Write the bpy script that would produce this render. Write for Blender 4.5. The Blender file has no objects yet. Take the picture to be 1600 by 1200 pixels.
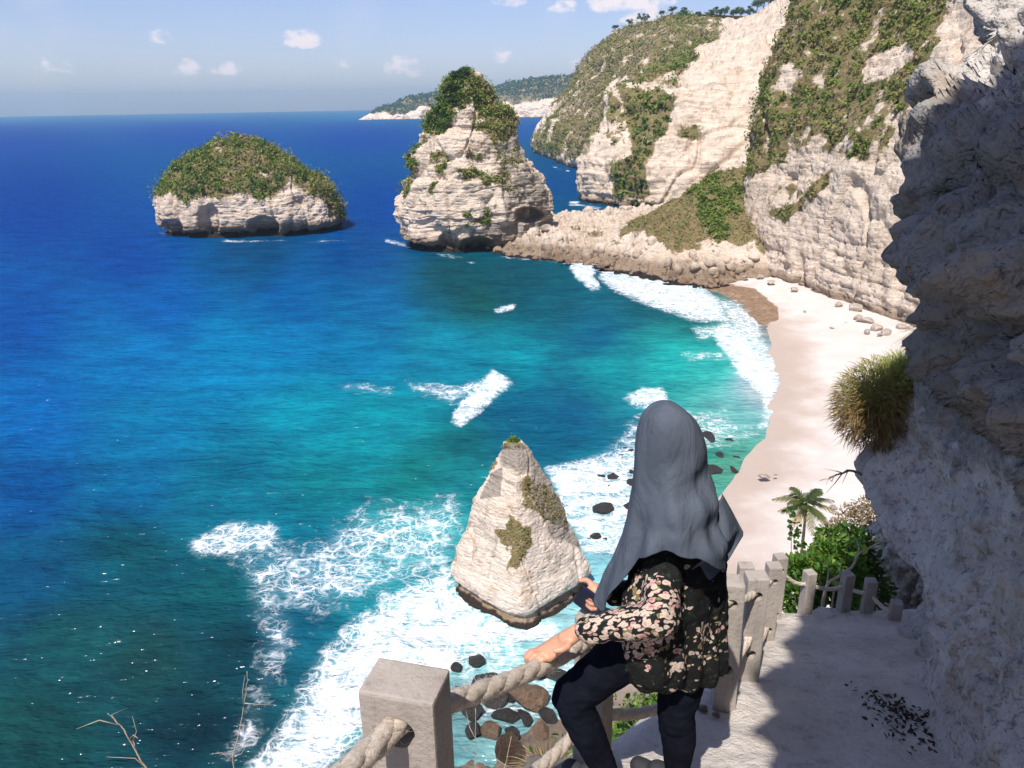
import bpy, bmesh, math
import numpy as np
from mathutils import Vector, Matrix

# ------------------------------------------------------------------ camera, sky, sun
SC = bpy.context.scene
COL = SC.collection
CAMZ = 50.0
FPX = 1190.0
PITCH = math.radians(20.16)
ROLL = math.radians(0.92)
C0 = np.array([0.0, 0.0, CAMZ])
_f = np.array([0, math.cos(PITCH), -math.sin(PITCH)])
_r0 = np.array([1.0, 0, 0])
_u0 = np.array([0, math.sin(PITCH), math.cos(PITCH)])
_r = math.cos(ROLL) * _r0 - math.sin(ROLL) * _u0
_u = math.sin(ROLL) * _r0 + math.cos(ROLL) * _u0
cam = bpy.data.cameras.new('camera')
cam.sensor_fit = 'HORIZONTAL'
cam.sensor_width = 36.0
cam.lens = FPX / 1600 * 36.0
cam.clip_start = 0.05
cam.clip_end = 40000
camo = bpy.data.objects.new('camera', cam)
COL.objects.link(camo)
camo.matrix_world = Matrix(((_r[0], _u[0], -_f[0], 0), (_r[1], _u[1], -_f[1], 0), (_r[2], _u[2], -_f[2], CAMZ), (0, 0, 0, 1)))
SC.camera = camo

SUN_EL = math.radians(57)
SUN_AZ = math.radians(203)      # compass-like: 0 = +Y (ahead), 180 = behind the viewer
SUN_DIR = np.array([math.sin(SUN_AZ) * math.cos(SUN_EL), math.cos(SUN_AZ) * math.cos(SUN_EL), math.sin(SUN_EL)])
sun = bpy.data.lights.new('sun', 'SUN')
sun.energy = 4.6
sun.angle = math.radians(0.53)
sun.color = (1.0, 0.945, 0.88)
suno = bpy.data.objects.new('sun', sun)
COL.objects.link(suno)
suno.rotation_euler = Vector(SUN_DIR).to_track_quat('Z', 'Y').to_euler()

SC.view_settings.view_transform = 'Standard'
SC.view_settings.look = 'None'
SC.view_settings.exposure = 0.5
SC.view_settings.gamma = 1.0
SC.view_settings.use_curve_mapping = False
SC.render.engine = 'CYCLES'
SC.cycles.use_denoising = True
SC.cycles.max_bounces = 6
SC.cycles.diffuse_bounces = 3
SC.cycles.glossy_bounces = 2
SC.cycles.transmission_bounces = 3
SC.cycles.volume_bounces = 0
SC.cycles.sample_clamp_indirect = 8
SC.cycles.use_adaptive_sampling = True
SC.cycles.adaptive_threshold = 0.02


def ray(px, py):
    d = _f + _r * ((px - 800) / FPX) + _u * ((600 - py) / FPX)
    return d


def at_z(px, py, z=0.0):
    d = ray(px, py)
    return C0 + d * ((z - CAMZ) / d[2])


def at_y(px, py, Y):
    d = ray(px, py)
    return C0 + d * (Y / d[1])


def project(V):
    d = V - C0
    zc = d @ _f
    zc = np.where(np.abs(zc) < 1e-3, 1e-3, zc)
    return 800 + FPX * (d @ _r) / zc, 600 - FPX * (d @ _u) / zc, zc


# ------------------------------------------------------------------ node helpers
def lin(c):
    c = np.asarray(c, float) / 255.0
    return tuple(np.where(c <= 0.04045, c / 12.92, ((c + 0.055) / 1.055) ** 2.4)) + (1.0,)


class NT:
    def __init__(s, tree):
        s.t = tree
        s.n = tree.nodes
        s.l = tree.links

    def node(s, typ, **kw):
        n = s.n.new(typ)
        for k, v in kw.items():
            setattr(n, k, v)
        return n

    def put(s, sock, v):
        if v is None:
            return
        if hasattr(v, 'is_output'):
            s.l.new(v, sock)
        else:
            sock.default_value = v

    def math(s, op, a, b=None, c=None, clamp=False):
        n = s.node('ShaderNodeMath', operation=op, use_clamp=clamp)
        s.put(n.inputs[0], a)
        s.put(n.inputs[1], b)
        s.put(n.inputs[2], c)
        return n.outputs[0]

    def vmath(s, op, a, b=None):
        n = s.node('ShaderNodeVectorMath', operation=op)
        s.put(n.inputs[0], a)
        s.put(n.inputs[1], b)
        return n.outputs[0] if op not in ('LENGTH', 'DOT_PRODUCT', 'DISTANCE') else n.outputs['Value']

    def mix(s, f, a, b, blend='MIX'):
        n = s.node('ShaderNodeMix', data_type='RGBA', blend_type=blend)
        s.put(n.inputs['Factor'], f)
        s.put(n.inputs['A'], a)
        s.put(n.inputs['B'], b)
        for so in n.inputs:
            pass
        s.put(n.inputs[0], f)
        s.put(n.inputs[6], a)
        s.put(n.inputs[7], b)
        return n.outputs[2]

    def noise(s, vec, scale, detail=4, rough=0.55, dist=0.0, dims='3D'):
        n = s.node('ShaderNodeTexNoise', noise_dimensions=dims)
        s.put(n.inputs['Vector'], vec)
        n.inputs['Scale'].default_value = scale
        n.inputs['Detail'].default_value = detail
        n.inputs['Roughness'].default_value = rough
        n.inputs['Distortion'].default_value = dist
        return n.outputs['Fac']

    def voro(s, vec, scale, feature='F1', rand=1.0, out='Distance'):
        n = s.node('ShaderNodeTexVoronoi', feature=feature)
        s.put(n.inputs['Vector'], vec)
        n.inputs['Scale'].default_value = scale
        n.inputs['Randomness'].default_value = rand
        return n.outputs[out]

    def sstep(s, x, a, b):
        n = s.node('ShaderNodeMapRange', interpolation_type='SMOOTHSTEP')
        s.put(n.inputs['Value'], x)
        n.inputs['From Min'].default_value = a
        n.inputs['From Max'].default_value = b
        return n.outputs['Result']

    def ramp(s, fac, stops, interp='LINEAR'):
        n = s.node('ShaderNodeValToRGB')
        cr = n.color_ramp
        cr.interpolation = interp
        while len(cr.elements) < len(stops):
            cr.elements.new(0.5)
        for e, (p, c) in zip(cr.elements, stops):
            e.position = p
            e.color = c if len(c) == 4 else tuple(c) + (1,)
        s.put(n.inputs['Fac'], fac)
        return n.outputs['Color']

    def attr(s, name, out='Fac'):
        n = s.node('ShaderNodeAttribute', attribute_name=name)
        return n.outputs[out]

    def pos(s):
        return s.node('ShaderNodeNewGeometry').outputs['Position']

    def scale3(s, vec, v):
        return s.vmath('MULTIPLY', vec, v)

    def bump(s, h, strength, dist, normal=None):
        n = s.node('ShaderNodeBump')
        n.inputs['Strength'].default_value = strength
        n.inputs['Distance'].default_value = dist
        s.put(n.inputs['Height'], h)
        if normal is not None:
            s.put(n.inputs['Normal'], normal)
        return n.outputs['Normal']


def material(name):
    m = bpy.data.materials.new(name)
    m.use_nodes = True
    t = NT(m.node_tree)
    b = t.n['Principled BSDF']
    return m, t, b


# ------------------------------------------------------------------ world
W = bpy.data.worlds.new('World')
SC.world = W
W.use_nodes = True
w = NT(W.node_tree)
bg = w.n['Background']
sky = w.node('ShaderNodeTexSky', sky_type='NISHITA')
sky.sun_disc = False
sky.sun_elevation = SUN_EL
sky.sun_rotation = SUN_AZ
sky.air_density = 1.0
sky.dust_density = 0.6
sky.ozone_density = 3.5
sky.altitude = 50
SKY_STRENGTH = 0.10
dirn = w.node('ShaderNodeTexCoord').outputs['Generated']
sep = w.node('ShaderNodeSeparateXYZ')
w.put(sep.inputs[0], dirn)
az = w.math('ARCTAN2', sep.outputs['X'], sep.outputs['Y'])
el = w.math('ARCSINE', sep.outputs['Z'])
n1 = w.noise(w.vmath('MULTIPLY', dirn, (1, 1, 1.5)), 55, 5, 0.6)
n2 = w.noise(dirn, 9, 3, 0.5)
cl = None
# small fair-weather cumulus: direction (from a place in the view), angular half sizes in degrees, opacity
CLOUDS = [(472, 66, 1.5, 0.85, 1.0), (84, 108, 1.5, 0.7, .5), (290, 112, 1.2, 0.7, .55), (352, 112, 1.3, 0.6, .6), (540, 104, 1.0, 0.4, .35),
          (630, 112, 1.5, 1.0, .45), (786, 92, 1.0, 0.6, .6), (905, 100, .9, .9, .4), (250, 62, 0.9, 0.6, .3), (790, 5, 1.6, .7, .6),
          (980, 8, 3.6, 1.0, .9), (1010, 30, 2.2, .9, .7), (885, 14, 1.4, .6, .5), (-220, 60, 3, 1.2, .7), (-420, 110, 2.4, .9, .7), (-700, 20, 4, 1.6, .8),
          (300, -160, 5, 1.6, .6), (1400, -220, 5, 2, .6), (-300, -300, 6, 2, .6)]
for px, py, ra, re, op in CLOUDS:
    d = ray(px, py)
    d = d / np.linalg.norm(d)
    a0, e0 = math.atan2(d[0], d[1]), math.asin(d[2])
    dx = w.math('MULTIPLY', w.math('SUBTRACT', az, a0), 1 / math.radians(ra))
    dy0 = w.math('SUBTRACT', el, e0)
    # flatter below, rounder above
    dyl = w.math('MULTIPLY', w.math('MINIMUM', dy0, 0.0), 1.9 / math.radians(re))
    dyu = w.math('MULTIPLY', w.math('MAXIMUM', dy0, 0.0), 0.8 / math.radians(re))
    rr = w.math('ADD', w.math('MULTIPLY', dx, dx), w.math('ADD', w.math('MULTIPLY', dyl, dyl), w.math('MULTIPLY', dyu, dyu)))
    v = w.math('MULTIPLY', w.math('SUBTRACT', 1.0, rr, clamp=True), op)
    cl = v if cl is None else w.math('MAXIMUM', cl, v)
nn = w.math('MULTIPLY', w.math('MULTIPLY', w.math('SUBTRACT', n1, 0.5), 2.4), w.sstep(cl, 0.0, 0.12))
cm = w.math('MULTIPLY', w.sstep(w.math('ADD', cl, nn), 0.10, 0.80), 0.95)
veil = w.math('MULTIPLY', w.sstep(n2, 0.48, 0.75), 0.16)
cm = w.math('MAXIMUM', cm, veil)
skyc = w.mix(1.0, sky.outputs[0], (SKY_STRENGTH * 1.0, SKY_STRENGTH * .88, SKY_STRENGTH * 1.02, 1), 'MULTIPLY')
final = w.mix(cm, skyc, (0.78, 0.70, 0.72, 1))
w.put(bg.inputs['Color'], final)
bg.inputs['Strength'].default_value = 1.0

# ------------------------------------------------------------------ numpy helpers
RNG = np.random.default_rng(7)


def _hash(ix, iy, iz, seed):
    h = (ix.astype(np.uint32) * np.uint32(374761393) + iy.astype(np.uint32) * np.uint32(668265263)
         + iz.astype(np.uint32) * np.uint32(2147483647) + np.uint32(seed * 1274126177 & 0xffffffff))
    h = (h ^ (h >> np.uint32(13))) * np.uint32(1274126177)
    h = (h ^ (h >> np.uint32(16))) * np.uint32(2246822519)
    h = h ^ (h >> np.uint32(13))
    return h.astype(np.float32) / np.float32(2147483648.0) - 1.0


def vnoise(P, seed=0):
    P = np.asarray(P, np.float32)
    sh = P.shape[:-1]
    P = P.reshape(-1, 3)
    i = np.floor(P).astype(np.int64)
    f = (P - i).astype(np.float32)
    u = f * f * f * (f * (f * 6 - 15) + 10)
    out = 0
    for dx in (0, 1):
        wx = u[:, 0] if dx else 1 - u[:, 0]
        for dy in (0, 1):
            wy = u[:, 1] if dy else 1 - u[:, 1]
            for dz in (0, 1):
                wz = u[:, 2] if dz else 1 - u[:, 2]
                out = out + wx * wy * wz * _hash(i[:, 0] + dx, i[:, 1] + dy, i[:, 2] + dz, seed)
    return out.reshape(sh)


_ROT = np.array([[0.0, 0.8, 0.6], [-0.8, 0.36, -0.48], [-0.6, -0.48, 0.64]], np.float32)


def fbm(P, oct=4, seed=0, gain=0.5, ridged=False):
    P = np.asarray(P, np.float32)
    a, s, t = 1.0, 0.0, 0.0
    for k in range(oct):
        n = vnoise(P + 17.3 * k, seed + k)
        if ridged:
            n = 1 - 2 * np.abs(n)
        s = s + a * n
        t += a
        a *= gain
        P = (P @ _ROT) * 2.03
    return s / t


def sm(x, a, b):
    t = np.clip((x - a) / (b - a), 0, 1)
    return t * t * (3 - 2 * t)


def layers(z, step, seed, sharp=0.25):
    """strata: a random offset per bed, with narrow joints between beds"""
    q = z / step
    k = np.floor(q)
    fr = q - k
    z0 = np.zeros_like(k).astype(np.int64)
    a = _hash(k.astype(np.int64), z0, z0, seed)
    b = _hash(k.astype(np.int64) + 1, z0, z0, seed)
    t = sm(fr, 1 - sharp, 1.0)
    joint = -0.6 * np.exp(-((fr - 1 + sharp * 0.5) / (sharp * 0.35)) ** 2)
    return a * (1 - t) + b * t + joint


def poly_sd(px, py, poly, closed=True):
    """signed distance to a polygon, positive inside"""
    poly = np.asarray(poly, float)
    n = len(poly)
    d2 = np.full(px.shape, 1e18)
    inside = np.zeros(px.shape, bool)
    for i in range(n if closed else n - 1):
        a, b = poly[i], poly[(i + 1) % n]
        e = b - a
        L = e @ e + 1e-12
        t = np.clip(((px - a[0]) * e[0] + (py - a[1]) * e[1]) / L, 0, 1)
        d2 = np.minimum(d2, (px - a[0] - t * e[0]) ** 2 + (py - a[1] - t * e[1]) ** 2)
        c = ((a[1] > py) != (b[1] > py)) & (px < (b[0] - a[0]) * (py - a[1]) / (b[1] - a[1] + 1e-12) + a[0])
        inside ^= c
    d = np.sqrt(d2)
    return np.where(inside, d, -d) if closed else d


def blob(px, py, cx, cy, rx, ry, rot=0.0):
    c, s = math.cos(math.radians(rot)), math.sin(math.radians(rot))
    x, y = px - cx, py - cy
    u, v = (x * c + y * s) / rx, (-x * s + y * c) / ry
    return np.clip(1.25 - np.sqrt(u * u + v * v), 0, 1)


def link(o, parent=None):
    COL.objects.link(o)
    if parent is not None:
        o.parent = parent
    return o


def tag(o, label=None, cat=None, group=None, kind=None):
    if label:
        o['label'] = label
    if cat:
        o['category'] = cat
    if group:
        o['group'] = group
    if kind:
        o['kind'] = kind
    return o


def mesh_np(name, V, Fc, mat, parent=None, attrs=None, smooth=True, colors=None):
    """V (n,3), Fc (m,k) int array or list of arrays"""
    me = bpy.data.meshes.new(name)
    V = np.ascontiguousarray(V, np.float32).reshape(-1, 3)
    blocks = Fc if isinstance(Fc, list) else [Fc]
    blocks = [np.asarray(b, np.int32) for b in blocks if len(b)]
    nl = sum(b.size for b in blocks)
    nf = sum(len(b) for b in blocks)
    me.vertices.add(len(V))
    me.vertices.foreach_set('co', V.ravel())
    me.loops.add(nl)
    me.polygons.add(nf)
    me.loops.foreach_set('vertex_index', np.concatenate([b.ravel() for b in blocks]))
    starts, o = [], 0
    for b in blocks:
        k = b.shape[1]
        starts.append(o + np.arange(len(b)) * k)
        o += b.size
    me.polygons.foreach_set('loop_start', np.concatenate(starts).astype(np.int32))
    me.update(calc_edges=True)
    me.validate()
    if smooth:
        me.polygons.foreach_set('use_smooth', np.ones(nf, bool))
    for k, a in (attrs or {}).items():
        at = me.attributes.new(k, 'FLOAT', 'POINT')
        at.data.foreach_set('value', np.ascontiguousarray(a, np.float32).ravel())
    for k, a in (colors or {}).items():
        at = me.attributes.new(k, 'FLOAT_COLOR', 'POINT')
        a = np.asarray(a, np.float32).reshape(-1, 3)
        at.data.foreach_set('color', np.concatenate([a, np.ones((len(a), 1), np.float32)], 1).ravel())
    if mat is not None:
        me.materials.append(mat)
    ob = bpy.data.objects.new(name, me)
    return link(ob, parent)


def grid_faces(nr, nc, wrap=False):
    i = np.arange(nr - 1)[:, None]
    j = np.arange(nc if wrap else nc - 1)[None, :]
    j2 = (j + 1) % nc
    return np.stack([i * nc + j, i * nc + j2, (i + 1) * nc + j2, (i + 1) * nc + j], -1).reshape(-1, 4)


def grid_normals(G, wrap=False):
    if wrap:
        du = np.roll(G, -1, 1) - np.roll(G, 1, 1)
    else:
        du = np.gradient(G, axis=1)
    dv = np.gradient(G, axis=0)
    n = np.cross(du, dv)
    return n / (np.linalg.norm(n, axis=-1, keepdims=True) + 1e-9)


def empty(name, loc=(0, 0, 0)):
    o = bpy.data.objects.new(name, None)
    o.location = loc
    o.empty_display_size = 0.2
    return link(o)


class MB:
    """collects simple solids into one mesh"""

    def __init__(s):
        s.V, s.F, s.n = [], [], 0

    def add(s, V, F):
        V = np.asarray(V, float).reshape(-1, 3)
        s.V.append(V)
        for f in F:
            s.F.append([i + s.n for i in f])
        s.n += len(V)

    def tube(s, pts, rad, seg=8, cap=True):
        pts = np.asarray(pts, float)
        n = len(pts)
        rad = np.broadcast_to(np.asarray(rad, float), (n,))
        T = np.gradient(pts, axis=0)
        T /= np.linalg.norm(T, axis=1, keepdims=True) + 1e-12
        ref = np.array([0, 0, 1.0]) if abs(T[0][2]) < 0.9 else np.array([1.0, 0, 0])
        V = []
        A = np.cross(ref, T[0])
        for i in range(n):
            A = A - T[i] * (A @ T[i])
            A /= np.linalg.norm(A) + 1e-12
            B = np.cross(T[i], A)
            th = np.arange(seg) * 2 * np.pi / seg
            V.append(pts[i] + rad[i] * (np.cos(th)[:, None] * A + np.sin(th)[:, None] * B))
        V = np.concatenate(V)
        F = [list(f) for f in grid_faces(n, seg, True)]
        if cap:
            F.append(list(range(seg))[::-1])
            F.append([(n - 1) * seg + k for k in range(seg)])
        s.add(V, F)

    def sphere(s, c, r, nu=12, nv=8):
        c = np.asarray(c, float)
        r = np.broadcast_to(np.asarray(r, float), (3,))
        V = [c + r * np.array([0, 0, -1.0])]
        for i in range(1, nv):
            ph = -np.pi / 2 + np.pi * i / nv
            for j in range(nu):
                th = 2 * np.pi * j / nu
                V.append(c + r * np.array([math.cos(ph) * math.cos(th), math.cos(ph) * math.sin(th), math.sin(ph)]))
        V.append(c + r * np.array([0, 0, 1.0]))
        F = []
        for j in range(nu):
            F.append([0, 1 + (j + 1) % nu, 1 + j])
            for i in range(nv - 2):
                a = 1 + i * nu
                F.append([a + j, a + (j + 1) % nu, a + nu + (j + 1) % nu, a + nu + j])
            a = 1 + (nv - 2) * nu
            F.append([a + j, a + (j + 1) % nu, len(V) - 1])
        s.add(V, F)

    def capsule(s, a, b, ra, rb, seg=14):
        a, b = np.asarray(a, float), np.asarray(b, float)
        s.sphere(a, ra, seg, 10)
        s.sphere(b, rb, seg, 10)
        s.tube(np.array([a, (a + b) / 2, b]), [ra, (ra + rb) / 2, rb], seg)

    def build(s, name, mat, parent=None, smooth=True):
        me = bpy.data.meshes.new(name)
        me.from_pydata(np.concatenate(s.V).tolist(), [], s.F)
        me.update()
        if smooth:
            me.polygons.foreach_set('use_smooth', np.ones(len(me.polygons), bool))
        if mat:
            me.materials.append(mat)
        return link(bpy.data.objects.new(name, me), parent)


def bake(ob):
    """turn the modifiers of ob into its mesh"""
    dg = bpy.context.evaluated_depsgraph_get()
    me = bpy.data.meshes.new_from_object(ob.evaluated_get(dg))
    me.name = ob.name
    old = ob.data
    ob.modifiers.clear()
    ob.data = me
    bpy.data.meshes.remove(old)
    return ob


# ------------------------------------------------------------------ materials
def rock_material(name, base=(0.75, 0.625, 0.505), scale=1.0, strata=0.38, bumpd=0.35, tide=1.0, wet=1.0):
    m, t, b = material(name)
    P = t.pos()
    big = t.noise(P, 0.035 * scale, 2, 0.6)
    mid = t.noise(P, 0.22 * scale, 4, 0.62)
    fine = t.noise(P, 1.5 * scale, 4, 0.65)
    streak = t.noise(t.scale3(P, (0.55 * scale, 0.55 * scale, 0.05 * scale)), 1.0, 3, 0.6)
    warp = t.math('MULTIPLY', t.math('SUBTRACT', t.noise(P, 0.06 * scale, 1), 0.5), 6 / scale)
    sp = t.node('ShaderNodeSeparateXYZ')
    t.put(sp.inputs[0], P)
    zz = t.math('ADD', sp.outputs['Z'], warp)
    cmb = t.node('ShaderNodeCombineXYZ')
    t.put(cmb.inputs['X'], t.math('MULTIPLY', sp.outputs['X'], 0.03 * scale))
    t.put(cmb.inputs['Y'], t.math('MULTIPLY', sp.outputs['Y'], 0.03 * scale))
    t.put(cmb.inputs['Z'], t.math('MULTIPLY', zz, 0.9 * scale))
    bed = t.noise(cmb.outputs[0], 1.0, 4, 0.7)
    B = np.array(base)
    c = t.ramp(big, [(0.3, tuple(B * (0.93, 0.90, 0.86))), (0.55, tuple(B)), (0.75, tuple(B * (1.06, 1.05, 1.05)))])
    c = t.mix(t.math('MULTIPLY', t.sstep(bed, 0.52, 0.36), strata), c, tuple(B * (0.62, 0.55, 0.48)) + (1,))
    c = t.mix(t.math('MULTIPLY', t.sstep(streak, 0.56, 0.74), 0.6), c, (0.24, 0.20, 0.165, 1))
    c = t.mix(t.math('MULTIPLY', t.sstep(mid, 0.55, 0.70), 0.6), c, (0.40, 0.27, 0.145, 1))
    c = t.mix(t.math('MULTIPLY', t.sstep(fine, 0.58, 0.74), 0.4), c, (0.22, 0.175, 0.13, 1))
    # bare soil and dry ground cover where plants grow
    veg = t.attr('veg')
    vn = t.noise(P, 0.5 * scale, 3, 0.7)
    soil = t.ramp(t.noise(P, 0.25 * scale, 4, 0.7), [(0.3, (0.13, 0.145, 0.045)), (0.45, (0.20, 0.175, 0.075)), (0.58, (0.27, 0.195, 0.10)), (0.72, (0.16, 0.175, 0.055))])
    vm = t.sstep(t.math('ADD', veg, t.math('MULTIPLY', t.math('SUBTRACT', vn, 0.5), 1.3)), 0.35, 0.6)
    c = t.mix(vm, c, soil)
    # weathered grey crust, and shade painted on the tall stack's right facet
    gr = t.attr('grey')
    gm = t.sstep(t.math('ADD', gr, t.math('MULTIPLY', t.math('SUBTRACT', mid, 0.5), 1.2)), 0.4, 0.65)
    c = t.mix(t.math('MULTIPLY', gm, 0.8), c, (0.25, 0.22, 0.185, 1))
    if tide:
        tz = t.math('ADD', sp.outputs['Z'], t.math('MULTIPLY', t.math('SUBTRACT', mid, 0.5), 3.0 * tide))
        c = t.mix(t.math('MULTIPLY', t.sstep(tz, 4.5 * tide, 2.2 * tide), 0.75), c, (0.20, 0.125, 0.07, 1))
        c = t.mix(t.sstep(tz, 1.7 * tide * wet, 0.9 * tide * wet), c, (0.035, 0.026, 0.02, 1))
    t.put(b.inputs['Base Color'], c)
    b.inputs['Roughness'].default_value = 0.92
    b.inputs['Specular IOR Level'].default_value = 0.15
    h = t.math('ADD', t.math('MULTIPLY', fine, 0.6), t.math('ADD', t.math('MULTIPLY', bed, 0.9), t.math('MULTIPLY', mid, 0.7)))
    nrm = t.bump(h, 1.0, bumpd * 3.6)
    f2 = t.noise(P, 5.0 * scale, 3, 0.7)
    t.put(b.inputs['Normal'], t.bump(f2, 0.9, bumpd * 0.8, nrm))
    return m


def leaf_material(name, stops, trans=0.3, rough=0.6):
    m, t, b = material(name)
    tint = t.attr('tint')
    c = t.ramp(tint, stops)
    t.put(b.inputs['Base Color'], c)
    b.inputs['Roughness'].default_value = rough
    b.inputs['Specular IOR Level'].default_value = 0.25
    tr = t.node('ShaderNodeBsdfTranslucent')
    t.put(tr.inputs['Color'], t.mix(0.5, c, (0.25, 0.33, 0.04, 1), 'MIX'))
    mx = t.node('ShaderNodeMixShader')
    mx.inputs[0].default_value = trans
    t.l.new(b.outputs[0], mx.inputs[1])
    t.l.new(tr.outputs[0], mx.inputs[2])
    t.l.new(mx.outputs[0], t.n['Material Output'].inputs['Surface'])
    return m


def plain(name, color, rough=0.7, var=0.25, scale=6, bump=0.0, bscale=40, bdist=0.01, spec=0.3):
    m, t, b = material(name)
    P = t.node('ShaderNodeTexCoord').outputs['Object']
    n = t.noise(P, scale, 5, 0.6)
    c = np.array(color)
    t.put(b.inputs['Base Color'], t.ramp(n, [(0.3, tuple(c * (1 - var))), (0.7, tuple(np.minimum(c * (1 + var), 0.95)))]))
    b.inputs['Roughness'].default_value = rough
    b.inputs['Specular IOR Level'].default_value = spec
    if bump:
        t.put(b.inputs['Normal'], t.bump(t.noise(P, bscale, 4, 0.65), bump, bdist))
    return m


M = {}
M['rock'] = rock_material('limestone')
M['rock_shelf'] = rock_material('limestone_shelf', tide=1.35, wet=.45)
M['rock_sea'] = rock_material('limestone_surf', tide=1.7)  # tide band raised: its upper black paints the shadow under the undercut
M['rock_mid'] = rock_material('limestone_spire', (0.68, 0.58, 0.485), scale=2.2, bumpd=0.10, strata=0.16, tide=0.38)
M['shrub'] = leaf_material('shrub_leaves', [(0.0, (0.035, 0.08, 0.02)), (0.3, (0.10, 0.17, 0.032)), (0.55, (0.20, 0.25, 0.05)),
                                            (0.75, (0.27, 0.23, 0.09)), (0.88, (0.29, 0.19, 0.105)), (1.0, (0.36, 0.32, 0.25))])
M['tree'] = leaf_material('tree_leaves', [(0.0, (0.02, 0.055, 0.018)), (0.5, (0.045, 0.105, 0.028)), (1.0, (0.10, 0.16, 0.045))])
M['bark'] = plain('bark', (0.16, 0.12, 0.085), 0.9, 0.35, 12, 0.6, 40, 0.01)

# ------------------------------------------------------------------ rock masses
def rock_disp(P, seed, big=14.0, A=(1.6, 0.7, 0.8, 0.35), bed=1.6):
    """outward displacement in metres: broad facets, beds, cracks, rubble"""
    w1 = fbm(P / (big * 1.3), 3, seed)
    d = A[0] * (np.abs(fbm(P / big, 4, seed + 5)) * 2 - 0.5)
    zz = P[..., 2] + 2.5 * w1 * (bed / 1.6)
    patch = 0.35 + 0.65 * sm(fbm(P / (big * 0.8), 2, seed + 9), -0.25, 0.3)
    d = d + A[1] * (0.6 * layers(zz, bed, seed + 1) + 0.9 * layers(zz + 3.3, bed * 2.7, seed + 2, 0.15)) * patch
    cr = np.abs(vnoise(P * np.array([1 / (big * .55), 1 / (big * .55), 1 / (big * 3.5)]), seed + 3))
    d = d - A[2] * np.exp(-(cr / 0.05) ** 2)
    d = d + A[3] * fbm(P / (big * 0.12), 4, seed + 4, 0.6)
    pits = fbm(P * np.array([1, 1, 1.9]) / (big * 0.10), 3, seed + 6, 0.6)
    d = d - A[3] * 3.2 * np.clip(pits - 0.16, 0, 0.5) * (0.4 + 0.6 * patch)
    return d


def sea_stack(name, Yc, left, right, ratio, seed, mat, nz=230, na=360, zmin=-3.0, big=14.0, A=(1.6, .7, .8, .35), bed=1.6,
              notch=(2.2, 2.6), veg=None, grey=None, expo=2.5, yaw=0.0, parent=None, lean=0.0, caves=()):
    L = np.array([at_y(px, py, Yc) for px, py in left])
    R = np.array([at_y(px, py, Yc) for px, py in right])
    ztop = max(L[:, 2].max(), R[:, 2].max())
    z = zmin + (ztop - zmin) * (np.linspace(0, 1, nz) ** 1.0)
    oL, oR = np.argsort(L[:, 2]), np.argsort(R[:, 2])
    xl = np.interp(z, L[oL, 2], L[oL, 0])
    xr = np.interp(z, R[oR, 2], R[oR, 0])
    cx, hw = (xl + xr) / 2, np.maximum((xr - xl) / 2, 0.02)
    wmax = hw.max()
    hd = ratio * wmax * np.sqrt(np.clip(hw / wmax, 0, 1)) * np.minimum(1, (hw / wmax) ** 0.5 * 1.05)
    th = np.linspace(0, 2 * np.pi, na, endpoint=False)
    ct, st = np.cos(th), np.sin(th)
    ex = np.sign(ct) * np.abs(ct) ** (2 / expo)
    ey = np.sign(st) * np.abs(st) ** (2 / expo)
    G = np.zeros((nz, na, 3))
    G[..., 0] = cx[:, None] + hw[:, None] * ex[None]
    G[..., 1] = Yc + lean * (z - zmin)[:, None] + hd[:, None] * ey[None]
    if yaw:
        G[..., 1] += yaw * (G[..., 0] - cx[0])
    G[..., 2] = z[:, None]
    N = grid_normals(G, True)
    Nh = N.copy()
    taper = np.minimum(1, hw / (0.22 * wmax))[:, None]
    d = rock_disp(G, seed, big, A, bed) * taper
    # wave-cut notch at the foot
    nd, nh = notch
    nn = 1.0 + 0.8 * fbm(G / (big * .7) * np.array([1, 1, 0.0]), 3, seed + 20)
    zl = G[..., 2] - 0.6 * nn
    prof = np.exp(-((zl - 0.4) / (0.55 * nh)) ** 2)
    prof = np.where(zl < 0.4, 0.4 + 0.6 * prof, prof)
    d = d - nd * nn * prof
    V = G + Nh * d[..., None]
    px, py, _ = project(G.reshape(-1, 3))
    px, py = px.reshape(nz, na), py.reshape(nz, na)
    for (cpx, cpy, rx, ry, dep) in caves:
        front = G[..., 1] < Yc
        k = sm(blob(px, py, cpx, cpy, rx, ry), 0.15, 0.6) * front
        V[..., 1] += k * dep
    vm = veg(px, py, G) if veg else np.zeros((nz, na))
    gm = grey(px, py, G) if grey else np.zeros((nz, na))
    Vf = np.concatenate([V.reshape(-1, 3), [[V[-1, :, 0].mean(), V[-1, :, 1].mean(), ztop + .05]]])
    Fq = grid_faces(nz, na, True)
    top = (nz - 1) * na
    Ft = np.array([[top + j, top + (j + 1) % na, nz * na] for j in range(na)])
    ob = mesh_np(name, Vf, [Fq, Ft], mat, parent, {'veg': np.append(vm, vm[-1].mean()), 'grey': np.append(gm, 0)})
    return ob, V, grid_normals(V, True), vm


def grid_area(V, wrap):
    if wrap:
        du = np.roll(V, -1, 1) - V
    else:
        du = np.gradient(V, axis=1)
    dv = np.gradient(V, axis=0)
    return np.linalg.norm(np.cross(du, dv), axis=-1)


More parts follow.
